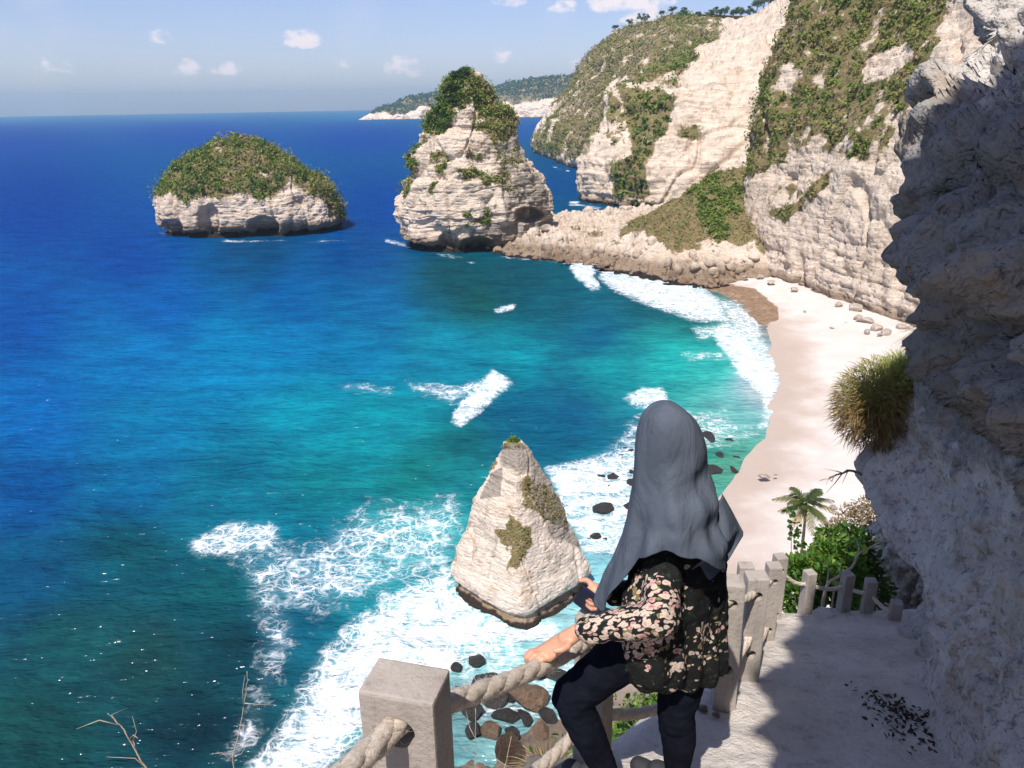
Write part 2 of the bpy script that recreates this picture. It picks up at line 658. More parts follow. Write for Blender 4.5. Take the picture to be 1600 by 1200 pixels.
def leaf_quads(C, Nn, size, rng, flat=0.4, elong=1.6):
    """one leaf-shaped face (a folded rhomb) per centre"""
    n = len(C)
    a = rng.normal(size=(n, 3))
    b = rng.normal(size=(n, 3))
    nrm = a * (1 - flat) + Nn * flat * 2
    nrm /= np.linalg.norm(nrm, axis=1, keepdims=True) + 1e-9
    t = np.cross(nrm, b)
    t /= np.linalg.norm(t, axis=1, keepdims=True) + 1e-9
    s = np.cross(nrm, t)
    size = np.broadcast_to(size, (n,))[:, None]
    V = np.stack([C - t * size * 0.5 * elong, C + s * size * 0.42 + nrm * size * .12, C + t * size * 0.5 * elong, C - s * size * 0.42 + nrm * size * .12], 1)
    return V


def scatter_shrubs(name, V, N, mask, wrap, count, R, leaf, k, mat, rng, parent=None, tint=None, up=0.5, thr=0.3, label=None, tall=1.0):
    area = grid_area(V, wrap) * np.clip(mask - thr, 0, 1)
    p = area.ravel()
    if p.sum() <= 0:
        return None
    idx = rng.choice(len(p), size=count, p=p / p.sum())
    c = V.reshape(-1, 3)[idx]
    n = N.reshape(-1, 3)[idx] * (1 - up) + np.array([0, 0, up])
    n /= np.linalg.norm(n, axis=1, keepdims=True)
    rr = R * np.clip(rng.lognormal(-.15, .5, count), .3, 2.3)
    ti = rng.uniform(0, 1, count) if tint is None else tint(c, rng)
    off = rng.normal(size=(count, k, 3))
    off /= np.linalg.norm(off, axis=2, keepdims=True)
    off *= rng.uniform(0.35, 1, (count, k, 1)) ** 0.5
    off[..., 2] *= tall
    cc = c[:, None] + n[:, None] * (rr * 0.45)[:, None, None] + off * rr[:, None, None]
    tt = np.clip(np.repeat(ti, k) + rng.normal(0, 0.07, count * k), 0, 1)
    Q = leaf_quads(cc.reshape(-1, 3), np.repeat(n, k, 0), leaf * rng.uniform(.6, 1.4, count * k), rng)
    F = np.arange(len(Q) * 4).reshape(-1, 4)
    ob = mesh_np(name, Q.reshape(-1, 3), F, mat, parent, {'tint': np.repeat(tt, 4)}, smooth=False)
    ob['kind'] = 'stuff'
    return ob


def soft(px, py, poly, w=8.0):
    return sm(poly_sd(px, py, poly), -w, w)


rng = np.random.default_rng(11)
# --- low flat-topped stack
VEG1 = [(235, 300), (255, 262), (300, 225), (345, 200), (400, 195), (450, 232), (500, 255), (530, 300), (545, 345), (520, 335), (505, 310), (480, 300), (452, 282), (430, 306),
        (400, 312), (372, 300), (345, 312), (315, 304), (290, 318), (265, 300), (245, 308)]


def veg1(px, py, G):
    n = fbm(G / 7.0, 3, 91)
    return np.clip(soft(px, py, VEG1, 12) * 0.95 + (0.45 * n + 0.35 * fbm(G / 2.2, 2, 96)) * (soft(px, py, VEG1, 30)), 0, 1)


s1, V, N, vm = sea_stack('sea_stack', 338, [(262, 375), (250, 350), (247, 320), (249, 292), (270, 268), (300, 242), (340, 222), (382, 213)],
                         [(541, 378), (541, 350), (534, 325), (522, 300), (505, 280), (480, 268), (450, 250), (415, 228), (384, 213)], 0.62, 3, M['rock_sea'],
                         nz=170, na=480, big=13, A=(2.2, .6, 1.4, .55), veg=veg1, notch=(5.0, 4.6), caves=[(410, 356, 26, 18, 6), (325, 345, 18, 26, 4), (265, 355, 20, 12, 3)])
tag(s1, 'low broad limestone sea stack with flat dark foot and bushy green cap', 'sea stack')
scatter_shrubs('foliage', V, N, vm, True, 2600, 1.45, 0.62, 16, M['shrub'], rng, s1, thr=0.35,
               tint=lambda c, r: np.clip(0.46 + 0.6 * fbm(c / 8, 2, 5) + r.normal(0, .16, len(c)) + 0.2 * sm(20 - c[:, 2], 0, 12), 0, 1))

# --- tall pointed stack
VEG2 = [[(664, 208), (670, 170), (690, 125), (715, 100), (742, 105), (744, 135), (732, 160), (708, 182), (694, 205)],
        [(735, 115), (765, 120), (790, 165), (805, 200), (800, 215), (770, 200), (745, 180), (738, 150)],
        [(740, 185), (800, 195), (810, 215), (770, 225), (745, 205)],
        [(635, 262), (650, 225), (668, 215), (662, 240), (648, 270)],
        [(670, 238), (695, 236), (695, 268), (676, 270)], [(715, 265), (790, 262), (800, 285), (760, 290), (720, 285)],
        [(775, 230), (810, 228), (815, 255), (780, 262)], [(655, 285), (680, 285), (675, 305), (658, 303)],
        [(722, 330), (765, 330), (770, 350), (730, 352)], [(728, 240), (750, 245), (745, 265), (728, 262)], [(620, 300), (640, 270), (645, 290), (628, 315)],
        [(800, 290), (820, 290), (820, 305), (802, 308)]]


def veg2(px, py, G):
    n = fbm(G / 5.0, 3, 92)
    m = 0
    for i, p in enumerate(VEG2):
        m = np.maximum(m, soft(px, py, p, 7) * (1 if i < 3 else 0.58))
    return np.clip(m * 0.9 + (0.5 * n + 0.5 * fbm(G / 2.0, 2, 97)) * (m > 0.02), 0, 1)


s2, V, N, vm = sea_stack('sea_stack', 290, [(640, 410), (622, 372), (617, 345), (615, 318), (626, 290), (640, 255), (660, 215), (672, 182), (695, 142), (722, 120), (742, 112)],
                         [(845, 410), (858, 345), (862, 315), (857, 285), (843, 262), (826, 240), (814, 218), (800, 190), (785, 165), (765, 130), (756, 114), (748, 112)], 0.68, 23, M['rock_sea'],
                         nz=290, na=480, big=16, A=(3.4, .9, 1.6, .5), veg=veg2, grey=lambda px, py, G: 0.62 * soft(px, py, [(775, 180), (800, 195), (862, 290), (862, 350), (790, 372), (735, 400), (740, 360), (785, 330), (780, 260)], 10) + 0.35 * (G[..., 2] < 9), notch=(3.4, 3.6), expo=1.8, caves=[(828, 338, 24, 14, 7), (700, 378, 18, 16, 3), (745, 385, 30, 14, 4)])  # grey mask also paints the less sunlit right facet darker
tag(s2, 'tall pointed limestone sea stack with trees up its left shoulder', 'sea stack')
scatter_shrubs('foliage', V, N, vm, True, 2600, 0.9, 0.55, 12, M['shrub'], rng, s2, thr=0.42,
               tint=lambda c, r: np.clip(0.42 + 0.3 * fbm(c / 8, 2, 6) + r.normal(0, .15, len(c)) + 0.30 * sm(c[:, 0], -15, 3), 0, 1))

# --- near spire
VEG3 = [[(782, 830), (800, 810), (830, 820), (832, 850), (810, 890), (790, 888), (792, 862)], [(815, 760), (850, 750), (870, 770), (885, 800), (890, 830), (860, 815), (840, 800), (818, 795)],
        [(788, 690), (815, 690), (822, 700), (785, 703)], [(762, 735), (782, 712), (780, 725), (762, 745)]]


def veg3(px, py, G):
    n = fbm(G / 1.5, 3, 93)
    m = 0
    for i, p in enumerate(VEG3):
        m = np.maximum(m, soft(px + 9 * n, py + 9 * n, p, 7) * (.85, .8, 1, .6)[i])
    return np.clip(m + 0.7 * n * (m > 0.02), 0, 1)


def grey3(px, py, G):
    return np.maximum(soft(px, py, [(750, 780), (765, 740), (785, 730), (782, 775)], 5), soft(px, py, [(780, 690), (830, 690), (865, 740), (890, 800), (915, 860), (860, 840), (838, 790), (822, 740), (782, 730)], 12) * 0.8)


s3, V, N, vm = sea_stack('sea_stack', 70.8, [(712, 990), (705, 925), (703, 885), (716, 850), (730, 820), (741, 780), (755, 757), (763, 737), (781, 714), (786, 698)],
                         [(945, 990), (938, 925), (922, 880), (908, 850), (896, 825), (882, 795), (864, 757), (842, 722), (826, 700), (818, 690)], 0.86, 43, M['rock_mid'],
                         nz=330, na=420, zmin=-2, big=5.5, A=(.34, .09, .22, .13), bed=.7, veg=veg3, grey=grey3, notch=(0.9, 1.1), expo=1.22)
tag(s3, 'small pyramid shaped pale rock spire standing in surf near the beach', 'sea stack')
scatter_shrubs('foliage', V, N, vm, True, 1500, 0.13, 0.12, 7, M['shrub'], rng, s3, thr=0.4,
               tint=lambda c, r: np.where(c[:, 2] > 20.5, 0.35, 0.82) + r.normal(0, .1, len(c)))

# ------------------------------------------------------------------ cliffs of the bay
def smooth_interp(s, xs, Y):
    """monotone-ish cubic through rows Y at xs"""
    xs = np.asarray(xs, float)
    Y = np.asarray(Y, float)
    dl = np.diff(Y, axis=0) / np.diff(xs).reshape((-1,) + (1,) * (Y.ndim - 1))
    m = np.zeros_like(Y)
    m[0], m[-1] = dl[0], dl[-1]
    m[1:-1] = np.where(dl[:-1] * dl[1:] > 0, 2 * dl[:-1] * dl[1:] / (dl[:-1] + dl[1:] + 1e-12), 0) * 0.6 + 0.2 * (dl[:-1] + dl[1:]) * (dl[:-1] * dl[1:] > 0)
    k = np.clip(np.searchsorted(xs, s, side='right') - 1, 0, len(xs) - 2)
    h = (xs[k + 1] - xs[k])
    t = (s - xs[k]) / h
    sh = (-1,) + (1,) * (Y.ndim - 1)
    t, h = t.reshape(sh), h.reshape(sh)
    return ((2 * t ** 3 - 3 * t ** 2 + 1) * Y[k] + (t ** 3 - 2 * t ** 2 + t) * h * m[k] + (-2 * t ** 3 + 3 * t ** 2) * Y[k + 1] + (t ** 3 - t ** 2) * h * m[k + 1])


def cliff(name, stations, nz, ns, seed, mat, big, A, bed, veg, zlev=None, notch=(1.5, 2.5), pw=None, top=60):
    zs = np.concatenate([np.linspace(-2, stations[0][-1][0], nz)])
    rows = []
    for st in stations:
        a = np.array(st, float)
        zz = np.linspace(-2, a[-1, 0], nz)
        xy = smooth_interp(zz, a[:, 0], a[:, 1:])
        rows.append(np.concatenate([xy, zz[:, None]], 1))
    rows = np.array(rows)                                   # stations, nz, 3
    base = rows[:, nz // 3, :2]
    s = np.concatenate([[0], np.cumsum(np.linalg.norm(np.diff(base, axis=0), axis=1))])
    if pw is not None:
        s = np.asarray(pw, float)
    G = smooth_interp(np.linspace(0, s[-1], ns), s, rows).transpose(1, 0, 2)     # nz, ns, 3
    N = grid_normals(G)
    if (N[..., 0].mean() > 0):
        N = -N
    d = rock_disp(G, seed, big, A, bed)
    nn = 1.0 + 0.7 * fbm(G / (big * .6) * np.array([1, 1, 0.0]), 3, seed + 20)
    d = d - notch[0] * nn * np.exp(-((G[..., 2] - 1.0) / notch[1]) ** 2)
    V = G + N * d[..., None]
    px, py, _ = project(G.reshape(-1, 3))
    px, py = px.reshape(nz, ns), py.reshape(nz, ns)
    vm = veg(px, py, G)
    # plateau running inland from the rim
    extra = []
    for k, (dist, dz) in enumerate(((6, 1.0), (20, 2.0), (60, 4.0), (160, 5.0))):
        r = V[-1].copy()
        nh = N[-1].copy()
        nh[:, 2] = 0
        nh /= np.linalg.norm(nh, axis=1, keepdims=True) + 1e-9
        r[:, :2] -= nh[:, :2] * dist * top / 60
        r[:, 2] += dz + 1.2 * fbm(r / 25, 3, seed + 31)
        extra.append(r)
    Vp = np.concatenate([V, np.array(extra)], 0)
    vp = np.concatenate([vm, np.ones((4, ns))], 0)
    F = grid_faces(nz + 4, ns)[:, ::-1]
    ob = mesh_np(name, Vp.reshape(-1, 3), F, mat, None, {'veg': vp, 'grey': np.zeros(vp.size)})
    tag(ob, kind='structure')
    return ob, V, N, vm


def veg_far(px, py, G):
    n = fbm(G / 22.0, 4, 94)
    upper = soft(px, py, [(825, 232), (870, 150), (895, 95), (950, 35), (1215, -10), (1185, 20), (1130, 22), (1124, 62), (1085, 88), (1055, 130), (960, 122), (945, 180), (922, 225), (900, 250), (870, 240)], 9)
    green = soft(px, py, [(962, 128), (1028, 132), (1058, 150), (1038, 200), (1012, 250), (1012, 305), (958, 312), (955, 262), (985, 240), (975, 180)], 7)
    spots = np.maximum(blob(px, py, 1078, 205, 18, 14), blob(px, py, 1000, 318, 40, 9))
    streaks = 0.62 * soft(px, py, [(900, 250), (945, 180), (960, 130), (985, 200), (950, 300), (925, 300)], 8) * (n > 0)
    m = np.maximum(np.maximum(upper * 0.85, green), np.maximum(spots * .8, streaks))
    return np.clip(m * 0.9 + (0.6 * n + 0.5 * fbm(G / 7.0, 2, 98)) * (m > .02) * (1 - 0.4 * green), 0, 1)


def T(px, py, Y):
    p = at_y(px, py, Y)
    return (p[2], p[0], p[1])


FAR = [
    [(-2, 150, 1300), (60, 190, 1310), (130, 240, 1330)],
    [(-2, 27, 926), (25, 33, 930), (45, 50, 936), (75, 76, 944), (100, 92, 952), (126, 124, 965)],
    [(-2, 52, 640), (20, 54, 645), (45, 72, 665), (70, 98, 690), (100, 125, 730), (125, 160, 800)],
    [(-2, 66, 520), (20, 70, 525), (40, 82, 540), (63, 96, 560), (90, 135, 640), (125, 200, 790)],
    [(-2, 36, 428), (20, 37, 432), (32, 44, 438), (45, 53, 446), (61, 63, 462), (75, 110, 560), (100, 165, 680), (125, 225, 800)],
    [(-2, 50, 400), (20, 55, 404), (40, 66, 415), (61, 80, 432), (75, 115, 520), (100, 170, 620), (125, 235, 780)],
    [(-2, 66, 382), (20, 70, 386), (42, 80, 400), (61, 92, 415), (75, 120, 470), (100, 160, 540), (125, 230, 700)],
    [(-2, 98, 372), (20, 104, 378), (45, 116, 392), (65, 130, 412), (85, 146, 440), (105, 166, 480), (124, 205, 590)],
    [(-2, 118, 350), (25, 124, 356), (50, 134, 366), (75, 146, 382), (100, 160, 402), (124, 182, 440)],
    [(-2, 128, 300), (40, 138, 305), (80, 152, 312), (124, 175, 330)],
]
oF, VF, NF, vmF = cliff('sea_cliff', FAR, 185, 680, 61, M['rock'], 26, (5.0, 1.3, 2.5, .9), 2.4, veg_far, pw=[0, 1.2, 2.6, 3.3, 4.2, 5.0, 5.8, 7.0, 8.2, 9])
rng = np.random.default_rng(12)
scatter_shrubs('cliff_shrubs', VF, NF, vmF, False, 9000, 1.9, 1.2, 9, M['shrub'], rng, oF, thr=0.45,
               tint=lambda c, r: np.clip(0.74 + 0.4 * fbm(c / 40, 2, 7) + r.normal(0, .2, len(c)) - 0.4 * sm(c[:, 1], 520, 400), 0, 1))


def veg_near(px, py, G):
    n = fbm(G / 9.0, 4, 95)
    a = soft(px, py, [(1148, 275), (1140, 215), (1190, 120), (1212, -10), (1480, -10), (1450, 120), (1425, 170), (1385, 225), (1330, 250), (1255, 232), (1205, 262), (1165, 280)], 9)
    up = 1.0 * (py < -5)
    g = np.maximum(soft(px, py, [(1260, 190), (1300, 110), (1345, 100), (1380, 130), (1330, 215), (1290, 215)], 10), soft(px, py, [(1200, 335), (1235, 318), (1300, 258), (1290, 290), (1225, 350)], 6))
    d = soft(px, py, [(1205, 300), (1255, 262), (1420, 190), (1400, 230), (1290, 268), (1230, 318)], 6) * .5
    bare = np.maximum(soft(px, py, [(1350, 95), (1410, 60), (1430, 85), (1390, 115), (1345, 130)], 6), blob(px, py, 1230, 120, 22, 26))
    m = np.maximum(np.maximum(a * 0.95, up), np.maximum(g, d))
    m = np.clip(m * 0.88 + (0.75 * n + 0.6 * fbm(G / 3.0, 2, 99)) * (m > .02) * (1 - 0.5 * g), 0, 1) * (1 - bare)
    return m


NEAR = [
    [(-2, 120, 330), (60, 132, 335), (120, 160, 345)],
    [(-2, 84, 272), (30, 88, 276), (60, 96, 284), (90, 112, 292), (120, 138, 305)],
    [(-2, 72.5, 236), (14, 73, 240), (30, 75, 246), (42, 76, 249), (56, 79, 252), (68, 83, 254), (80, 88, 256), (120, 112, 266)],
    [(-2, 76, 220), (14, 77, 222), (30, 80, 225), (42, 83, 228), (56, 88, 231), (70, 95, 234), (85, 103, 238), (120, 128, 248)],
    [(-2, 83, 190), (20, 85, 192), (36, 88, 195), (50, 94, 200), (66, 102, 206), (84, 112, 212), (120, 136, 224)],
    [(-2, 89, 164), (20, 91, 165), (36, 95, 168), (50, 101, 172), (66, 110, 177), (84, 121, 182), (120, 145, 195)],
    [(-2, 92, 140), (20, 94, 140), (36, 98, 142), (50, 104, 144), (66, 112, 148), (84, 122, 152), (120, 148, 160)],
    [(-2, 94, 90), (36, 100, 92), (66, 112, 96), (84, 122, 100), (120, 145, 104)],
    [(-2, 70, 55), (36, 78, 58), (66, 92, 60), (120, 120, 64)],
]
oN, VN, NN, vmN = cliff('beach_cliff', NEAR, 300, 570, 71, M['rock'], 15, (1.7, .5, 2.2, .45), 1.5, veg_near, pw=[0, .7, 1.6, 2.8, 4.6, 6.2, 7.4, 8.4, 9], notch=(.6, 2.0))
scatter_shrubs('cliff_shrubs', VN, NN, vmN, False, 9000, 1.0, 0.62, 11, M['shrub'], rng, oN, thr=0.48,
               tint=lambda c, r: np.clip(0.55 + 0.45 * fbm(c / 16, 2, 8) + r.normal(0, .17, len(c)), 0, 1))

# --- rocky neck between the tall stack and the cliff, with the grassy fan above it
NECK = np.array([at_z(*p)[:2] for p in [(765, 392), (800, 402), (860, 409), (900, 414), (960, 424), (1020, 436), (1075, 446), (1120, 452)]] + [(74, 226), (100, 250), (118, 330), (100, 372)] +
                [at_z(*p)[:2] for p in [(990, 338), (950, 345), (900, 350), (862, 352), (820, 350), (790, 355)]])
gx, gy = np.meshgrid(np.arange(-14, 122, 0.42), np.arange(205, 376, 0.6))
sd = poly_sd(gx, gy, NECK)
P3 = np.stack([gx, gy, gx * 0], -1)
rub = fbm(P3 / 5.0, 4, 101, 0.6)
cell = np.abs(fbm(P3 / 2.6, 3, 105)) * 2
low = np.where(sd > 0, 6.6 * (1 - np.exp(-np.clip(sd, 0, None) / 7.0)), sd * 0.8)
apex = np.array([76.0, 256.0])
dist = np.hypot((gx - apex[0]) * np.where(gx < apex[0], 1.0, .3), (gy - apex[1]) * np.where(gy < apex[1], 1.35, 0.75))
cone = 31 - 0.62 * dist + 5.0 * fbm(P3 / 16, 4, 103)
conem = sm(cone - low, -1.5, 2.0)
hz = np.where(cone > low, cone, low) * 1.0
hz = low * (1 - conem) + np.maximum(cone, low) * conem
rough = (1 - 0.75 * conem) * sm(sd, -3, 3)
hz = hz + rough * (1.9 * rub + 2.4 * (0.5 - cell) + 1.1 * fbm(P3 / 1.1, 3, 107, .6)) + 0.35 * conem * fbm(P3 / 3, 3, 108)
hz = np.where(sd < -6, -4, hz)
# tidal shelf along the front
G = np.stack([gx, gy, hz], -1)
px, py, _ = project(G.reshape(-1, 3))
px, py = px.reshape(gx.shape), py.reshape(gx.shape)
vegn = np.clip(conem * sm(hz + 5 * fbm(P3 / 6, 3, 111), 5, 11) + 0.5 * fbm(P3 / 7, 3, 109) * conem, 0, 1)
vegn = np.maximum(vegn, 0.75 * (blob(px, py, 930, 366, 18, 6) + blob(px, py, 900, 357, 12, 4)))
vegn = vegn * (1 - sm(blob(px, py, 1010, 392, 60, 30, 25), 0.3, .7) * .8)
neck = mesh_np('rocky_neck', G.reshape(-1, 3), grid_faces(*gx.shape), M['rock_shelf'], None, {'veg': vegn, 'grey': 0.35 * (hz < 5) + 0 * hz})
tag(neck, kind='structure')
NNk = grid_normals(G)
nb_ = 60 * fbm(P3 / 9, 4, 112)
greenm = vegn * np.clip(blob(px + nb_, py + nb_, 1118, 320, 24, 75) * 1.3 + blob(px, py, 1060, 350, 40, 12) * .3 + 0.28 * (fbm(P3 / 6, 3, 110) > 0.25), 0, 1)
scatter_shrubs('slope_shrubs', G, NNk, greenm, False, 1900, 0.75, 0.55, 10, M['shrub'], rng, neck, thr=0.25, tint=lambda c, r: np.clip(0.45 + r.normal(0, .13, len(c)), 0, 1))
dry = vegn * (1 - sm(greenm, .2, .6))
scatter_shrubs('dry_grass', G, NNk, dry, False, 7000, 0.4, 0.42, 4, M['shrub'], rng, neck, thr=0.3, tint=lambda c, r: np.clip(0.80 + r.normal(0, .06, len(c)), 0, 1))

# rubble lying on the neck and along the foot of the cliff
bmi = bmesh.new()
bmesh.ops.create_icosphere(bmi, subdivisions=2, radius=1)
IV = np.array([v.co[:] for v in bmi.verts])
IF = np.array([[v.index for v in f.verts] for f in bmi.faces])
bmi.free()


def rubble(name, C, R, mat, rng, parent):
    n = len(C)
    V = np.repeat(IV[None], n, 0)
    for k in range(5):
        nr = rng.normal(size=(n, 1, 3))
        nr /= np.linalg.norm(nr, axis=2, keepdims=True)
        dt = (V * nr).sum(2, keepdims=True)
        V = V - nr * np.clip(dt - rng.uniform(.45, .8, (n, 1, 1)), 0, None)
    V = V * (R[:, None, None] * rng.uniform(.6, 1.25, (n, 1, 3))) + C[:, None]
    F = (IF[None] + (np.arange(n) * len(IV))[:, None, None]).reshape(-1, 3)
    o = mesh_np(name, V.reshape(-1, 3), F, mat, parent, {'veg': np.zeros(n * len(IV)), 'grey': np.repeat(rng.uniform(0, .55, n), len(IV))}, smooth=False)
    o['kind'] = 'stuff'
    return o


pk = (sd > -1.5) & (vegn < .25) & (gx < 80) & (gy < 345)
wgt = (pk * np.exp(-np.clip(sd, 0, None) / 9) * (1 + 2 * (rub > 0))).ravel()
ix = rng.choice(wgt.size, 1000, p=wgt / wgt.sum())
rubble('rubble', G.reshape(-1, 3)[ix] + np.array([0, 0, -.1]), rng.uniform(.15, 1.0, 1000) ** 2.6 * 2.2 + .2, M['rock_shelf'], rng, neck)

# --- headland on the horizon
hx = np.linspace(0, 1, 420)
sky_px = np.interp(hx, [0, .05, .15, .3, .42, .5, .6, .68, .76, .84, .92, 1], [563, 575, 600, 640, 675, 700, 745, 780, 815, 850, 890, 960])
sky_py = np.interp(hx, [0, .05, .15, .3, .42, .5, .6, .68, .76, .84, .92, 1], [186, 172, 161, 150, 143, 140, 136, 133, 125, 120, 117, 105])
HY = 3150.0
topz = np.array([at_y(a, b, HY + 250)[2] for a, b in zip(sky_px, sky_py)])
hX = np.array([at_y(a, b, HY + 100)[0] for a, b in zip(sky_px, sky_py)])
nv = 90
tv = np.linspace(0, 1, nv)
prof_z = np.interp(tv, [0, .02, .35, .5, .75, 1], [-.05, 0, .32, .5, .85, 1.0])
prof_y = np.interp(tv, [0, .35, .5, .75, 1], [0, 30, 110, 190, 330])
G = np.zeros((nv, 420, 3))
G[..., 0] = hX[None]
G[..., 1] = HY + prof_y[:, None] + (220 * np.clip(hx - .45, 0, .2))[None] - 260 * np.clip(hx - .6, 0, 1)[None]
G[..., 2] = topz[None] * prof_z[:, None]
Nh = grid_normals(G)
if Nh[..., 1].mean() > 0:
    Nh = -Nh
dd = rock_disp(G, 131, 110, (26, 5, 12, 7), 9)
G2 = G + Nh * dd[..., None] * np.minimum(1, topz / 60)[None, :, None] * (1 - 0.6 * sm(tv, .8, 1))[:, None, None]
back = G2[-1].copy()
back[:, 1] += 900
G2 = np.concatenate([G2, back[None]], 0)
vgh = sm(np.concatenate([tv, [1]])[:, None] + 0.28 * fbm(G2 / 120, 4, 133), .40, .56) * 1.0
ob = mesh_np('headland', G2.reshape(-1, 3), grid_faces(nv + 1, 420)[:, ::-1], M['rock'], None, {'veg': vgh, 'grey': 0 * vgh})
tag(ob, kind='structure')
scatter_shrubs('headland_scrub', G2[:-1], grid_normals(G2[:-1]) * -1, vgh[:-1], False, 6000, 6.5, 6.0, 5, M['tree'], rng, ob, thr=0.4, tint=lambda c, r: np.clip(.45 + r.normal(0, .25, len(c)), 0, 1))

# ------------------------------------------------------------------ beach and sea bed
SHORE_PX = [(1060, 436), (1100, 446), (1130, 458), (1165, 478), (1192, 502), (1205, 535), (1213, 570), (1217, 605), (1206, 640), (1192, 675), (1168, 712), (1146, 742), (1128, 775), (1108, 820),
            (1085, 880), (1055, 960), (1020, 1040), (970, 1110), (920, 1160), (850, 1215), (740, 1290), (560, 1400)]
SHORE = np.array([at_z(*p)[:2] for p in SHORE_PX])
LAND = np.concatenate([SHORE, [[-60, 10], [160, 10], [160, 300], [70, 262]]])
gx, gy = np.meshgrid(np.arange(-45, 112, 0.58), np.arange(22, 262, 0.75))
sd = poly_sd(gx, gy, LAND)
P3 = np.stack([gx, gy, gx * 0], -1)
hz = np.where(sd > 0, 0.085 * sd / (1 + sd / 90), sd * 0.10) + 0.10 * fbm(P3 / 9, 3, 141) + 0.03 * fbm(P3 / 1.2, 3, 142) * (sd > 1)
rocky = sm(58 - gy, -6, 10)
hz = hz + rocky * (0.7 * fbm(P3 / 3, 4, 143, .6) + 0.4)
hz = np.maximum(hz, -6)
m, t, b = material('coral_sand')
P = t.pos()
n = t.noise(P, 0.12, 5, 0.6)
c = t.ramp(n, [(0.3, (0.54, 0.475, 0.43)), (0.7, (0.63, 0.575, 0.53))])
fn = t.noise(P, 1.3, 6, 0.7)
c = t.mix(t.math('MULTIPLY', t.sstep(fn, .52, .75), .18), c, (0.42, 0.33, 0.27, 1))
sp = t.node('ShaderNodeSeparateXYZ')
t.put(sp.inputs[0], P)
wet = t.sstep(t.math('ADD', sp.outputs['Z'], t.math('MULTIPLY', t.math('SUBTRACT', n, .5), 1.0)), 0.95, 0.15)
c = t.mix(t.math('MULTIPLY', wet, .85), c, (0.41, 0.32, 0.26, 1))
reef = t.attr('reef')
rn = t.noise(P, .7, 6, .7)
rm = t.sstep(t.math('ADD', reef, t.math('MULTIPLY', t.math('SUBTRACT', rn, .5), 1.0)), .4, .6)
c = t.mix(rm, c, t.ramp(t.noise(P, .9, 5, .7), [(.3, (.14, .085, .05)), (.6, (.27, .18, .115)), (.8, (.4, .31, .23))]))
rk = t.attr('rocky')
c = t.mix(rk, c, t.ramp(t.noise(P, .8, 5, .7), [(.3, (.05, .04, .032)), (.6, (.16, .12, .085)), (.8, (.35, .28, .22))]))
t.put(b.inputs['Base Color'], c)
t.put(b.inputs['Roughness'], t.math('SUBTRACT', .95, t.math('MULTIPLY', wet, .4)))
b.inputs['Specular IOR Level'].default_value = .2
t.put(b.inputs['Normal'], t.bump(t.math('ADD', fn, t.noise(P, 3.2, 4, .7)), .4, .15))
M['sand'] = m
G = np.stack([gx, gy, hz], -1)
px, py, _ = project(G.reshape(-1, 3))
px, py = px.reshape(gx.shape), py.reshape(gx.shape)
reef = soft(px, py, [(1085, 440), (1130, 442), (1180, 452), (1215, 480), (1217, 500), (1190, 512), (1195, 530), (1180, 505), (1150, 470), (1110, 460)], 7)
hz = hz + 0.5 * reef * (0.4 + fbm(P3 / 2.5, 3, 146))
G[..., 2] = hz
ob = mesh_np('beach', G.reshape(-1, 3), grid_faces(*gx.shape), M['sand'], None, {'reef': reef, 'rocky': rocky})
tag(ob, kind='structure')

# ------------------------------------------------------------------ sea
na, nr = 570, 530
ang = np.radians(np.linspace(-66, 66, na))
rad = np.exp(np.linspace(math.log(22), math.log(12000), nr))
R2, A2 = np.meshgrid(rad, ang, indexing='ij')
G = np.stack([R2 * np.sin(A2), R2 * np.cos(A2), R2 * 0], -1)
px, py, zc = project(G.reshape(-1, 3))
px, py = px.reshape(nr, na), py.reshape(nr, na)
front = G[..., 1] > 5
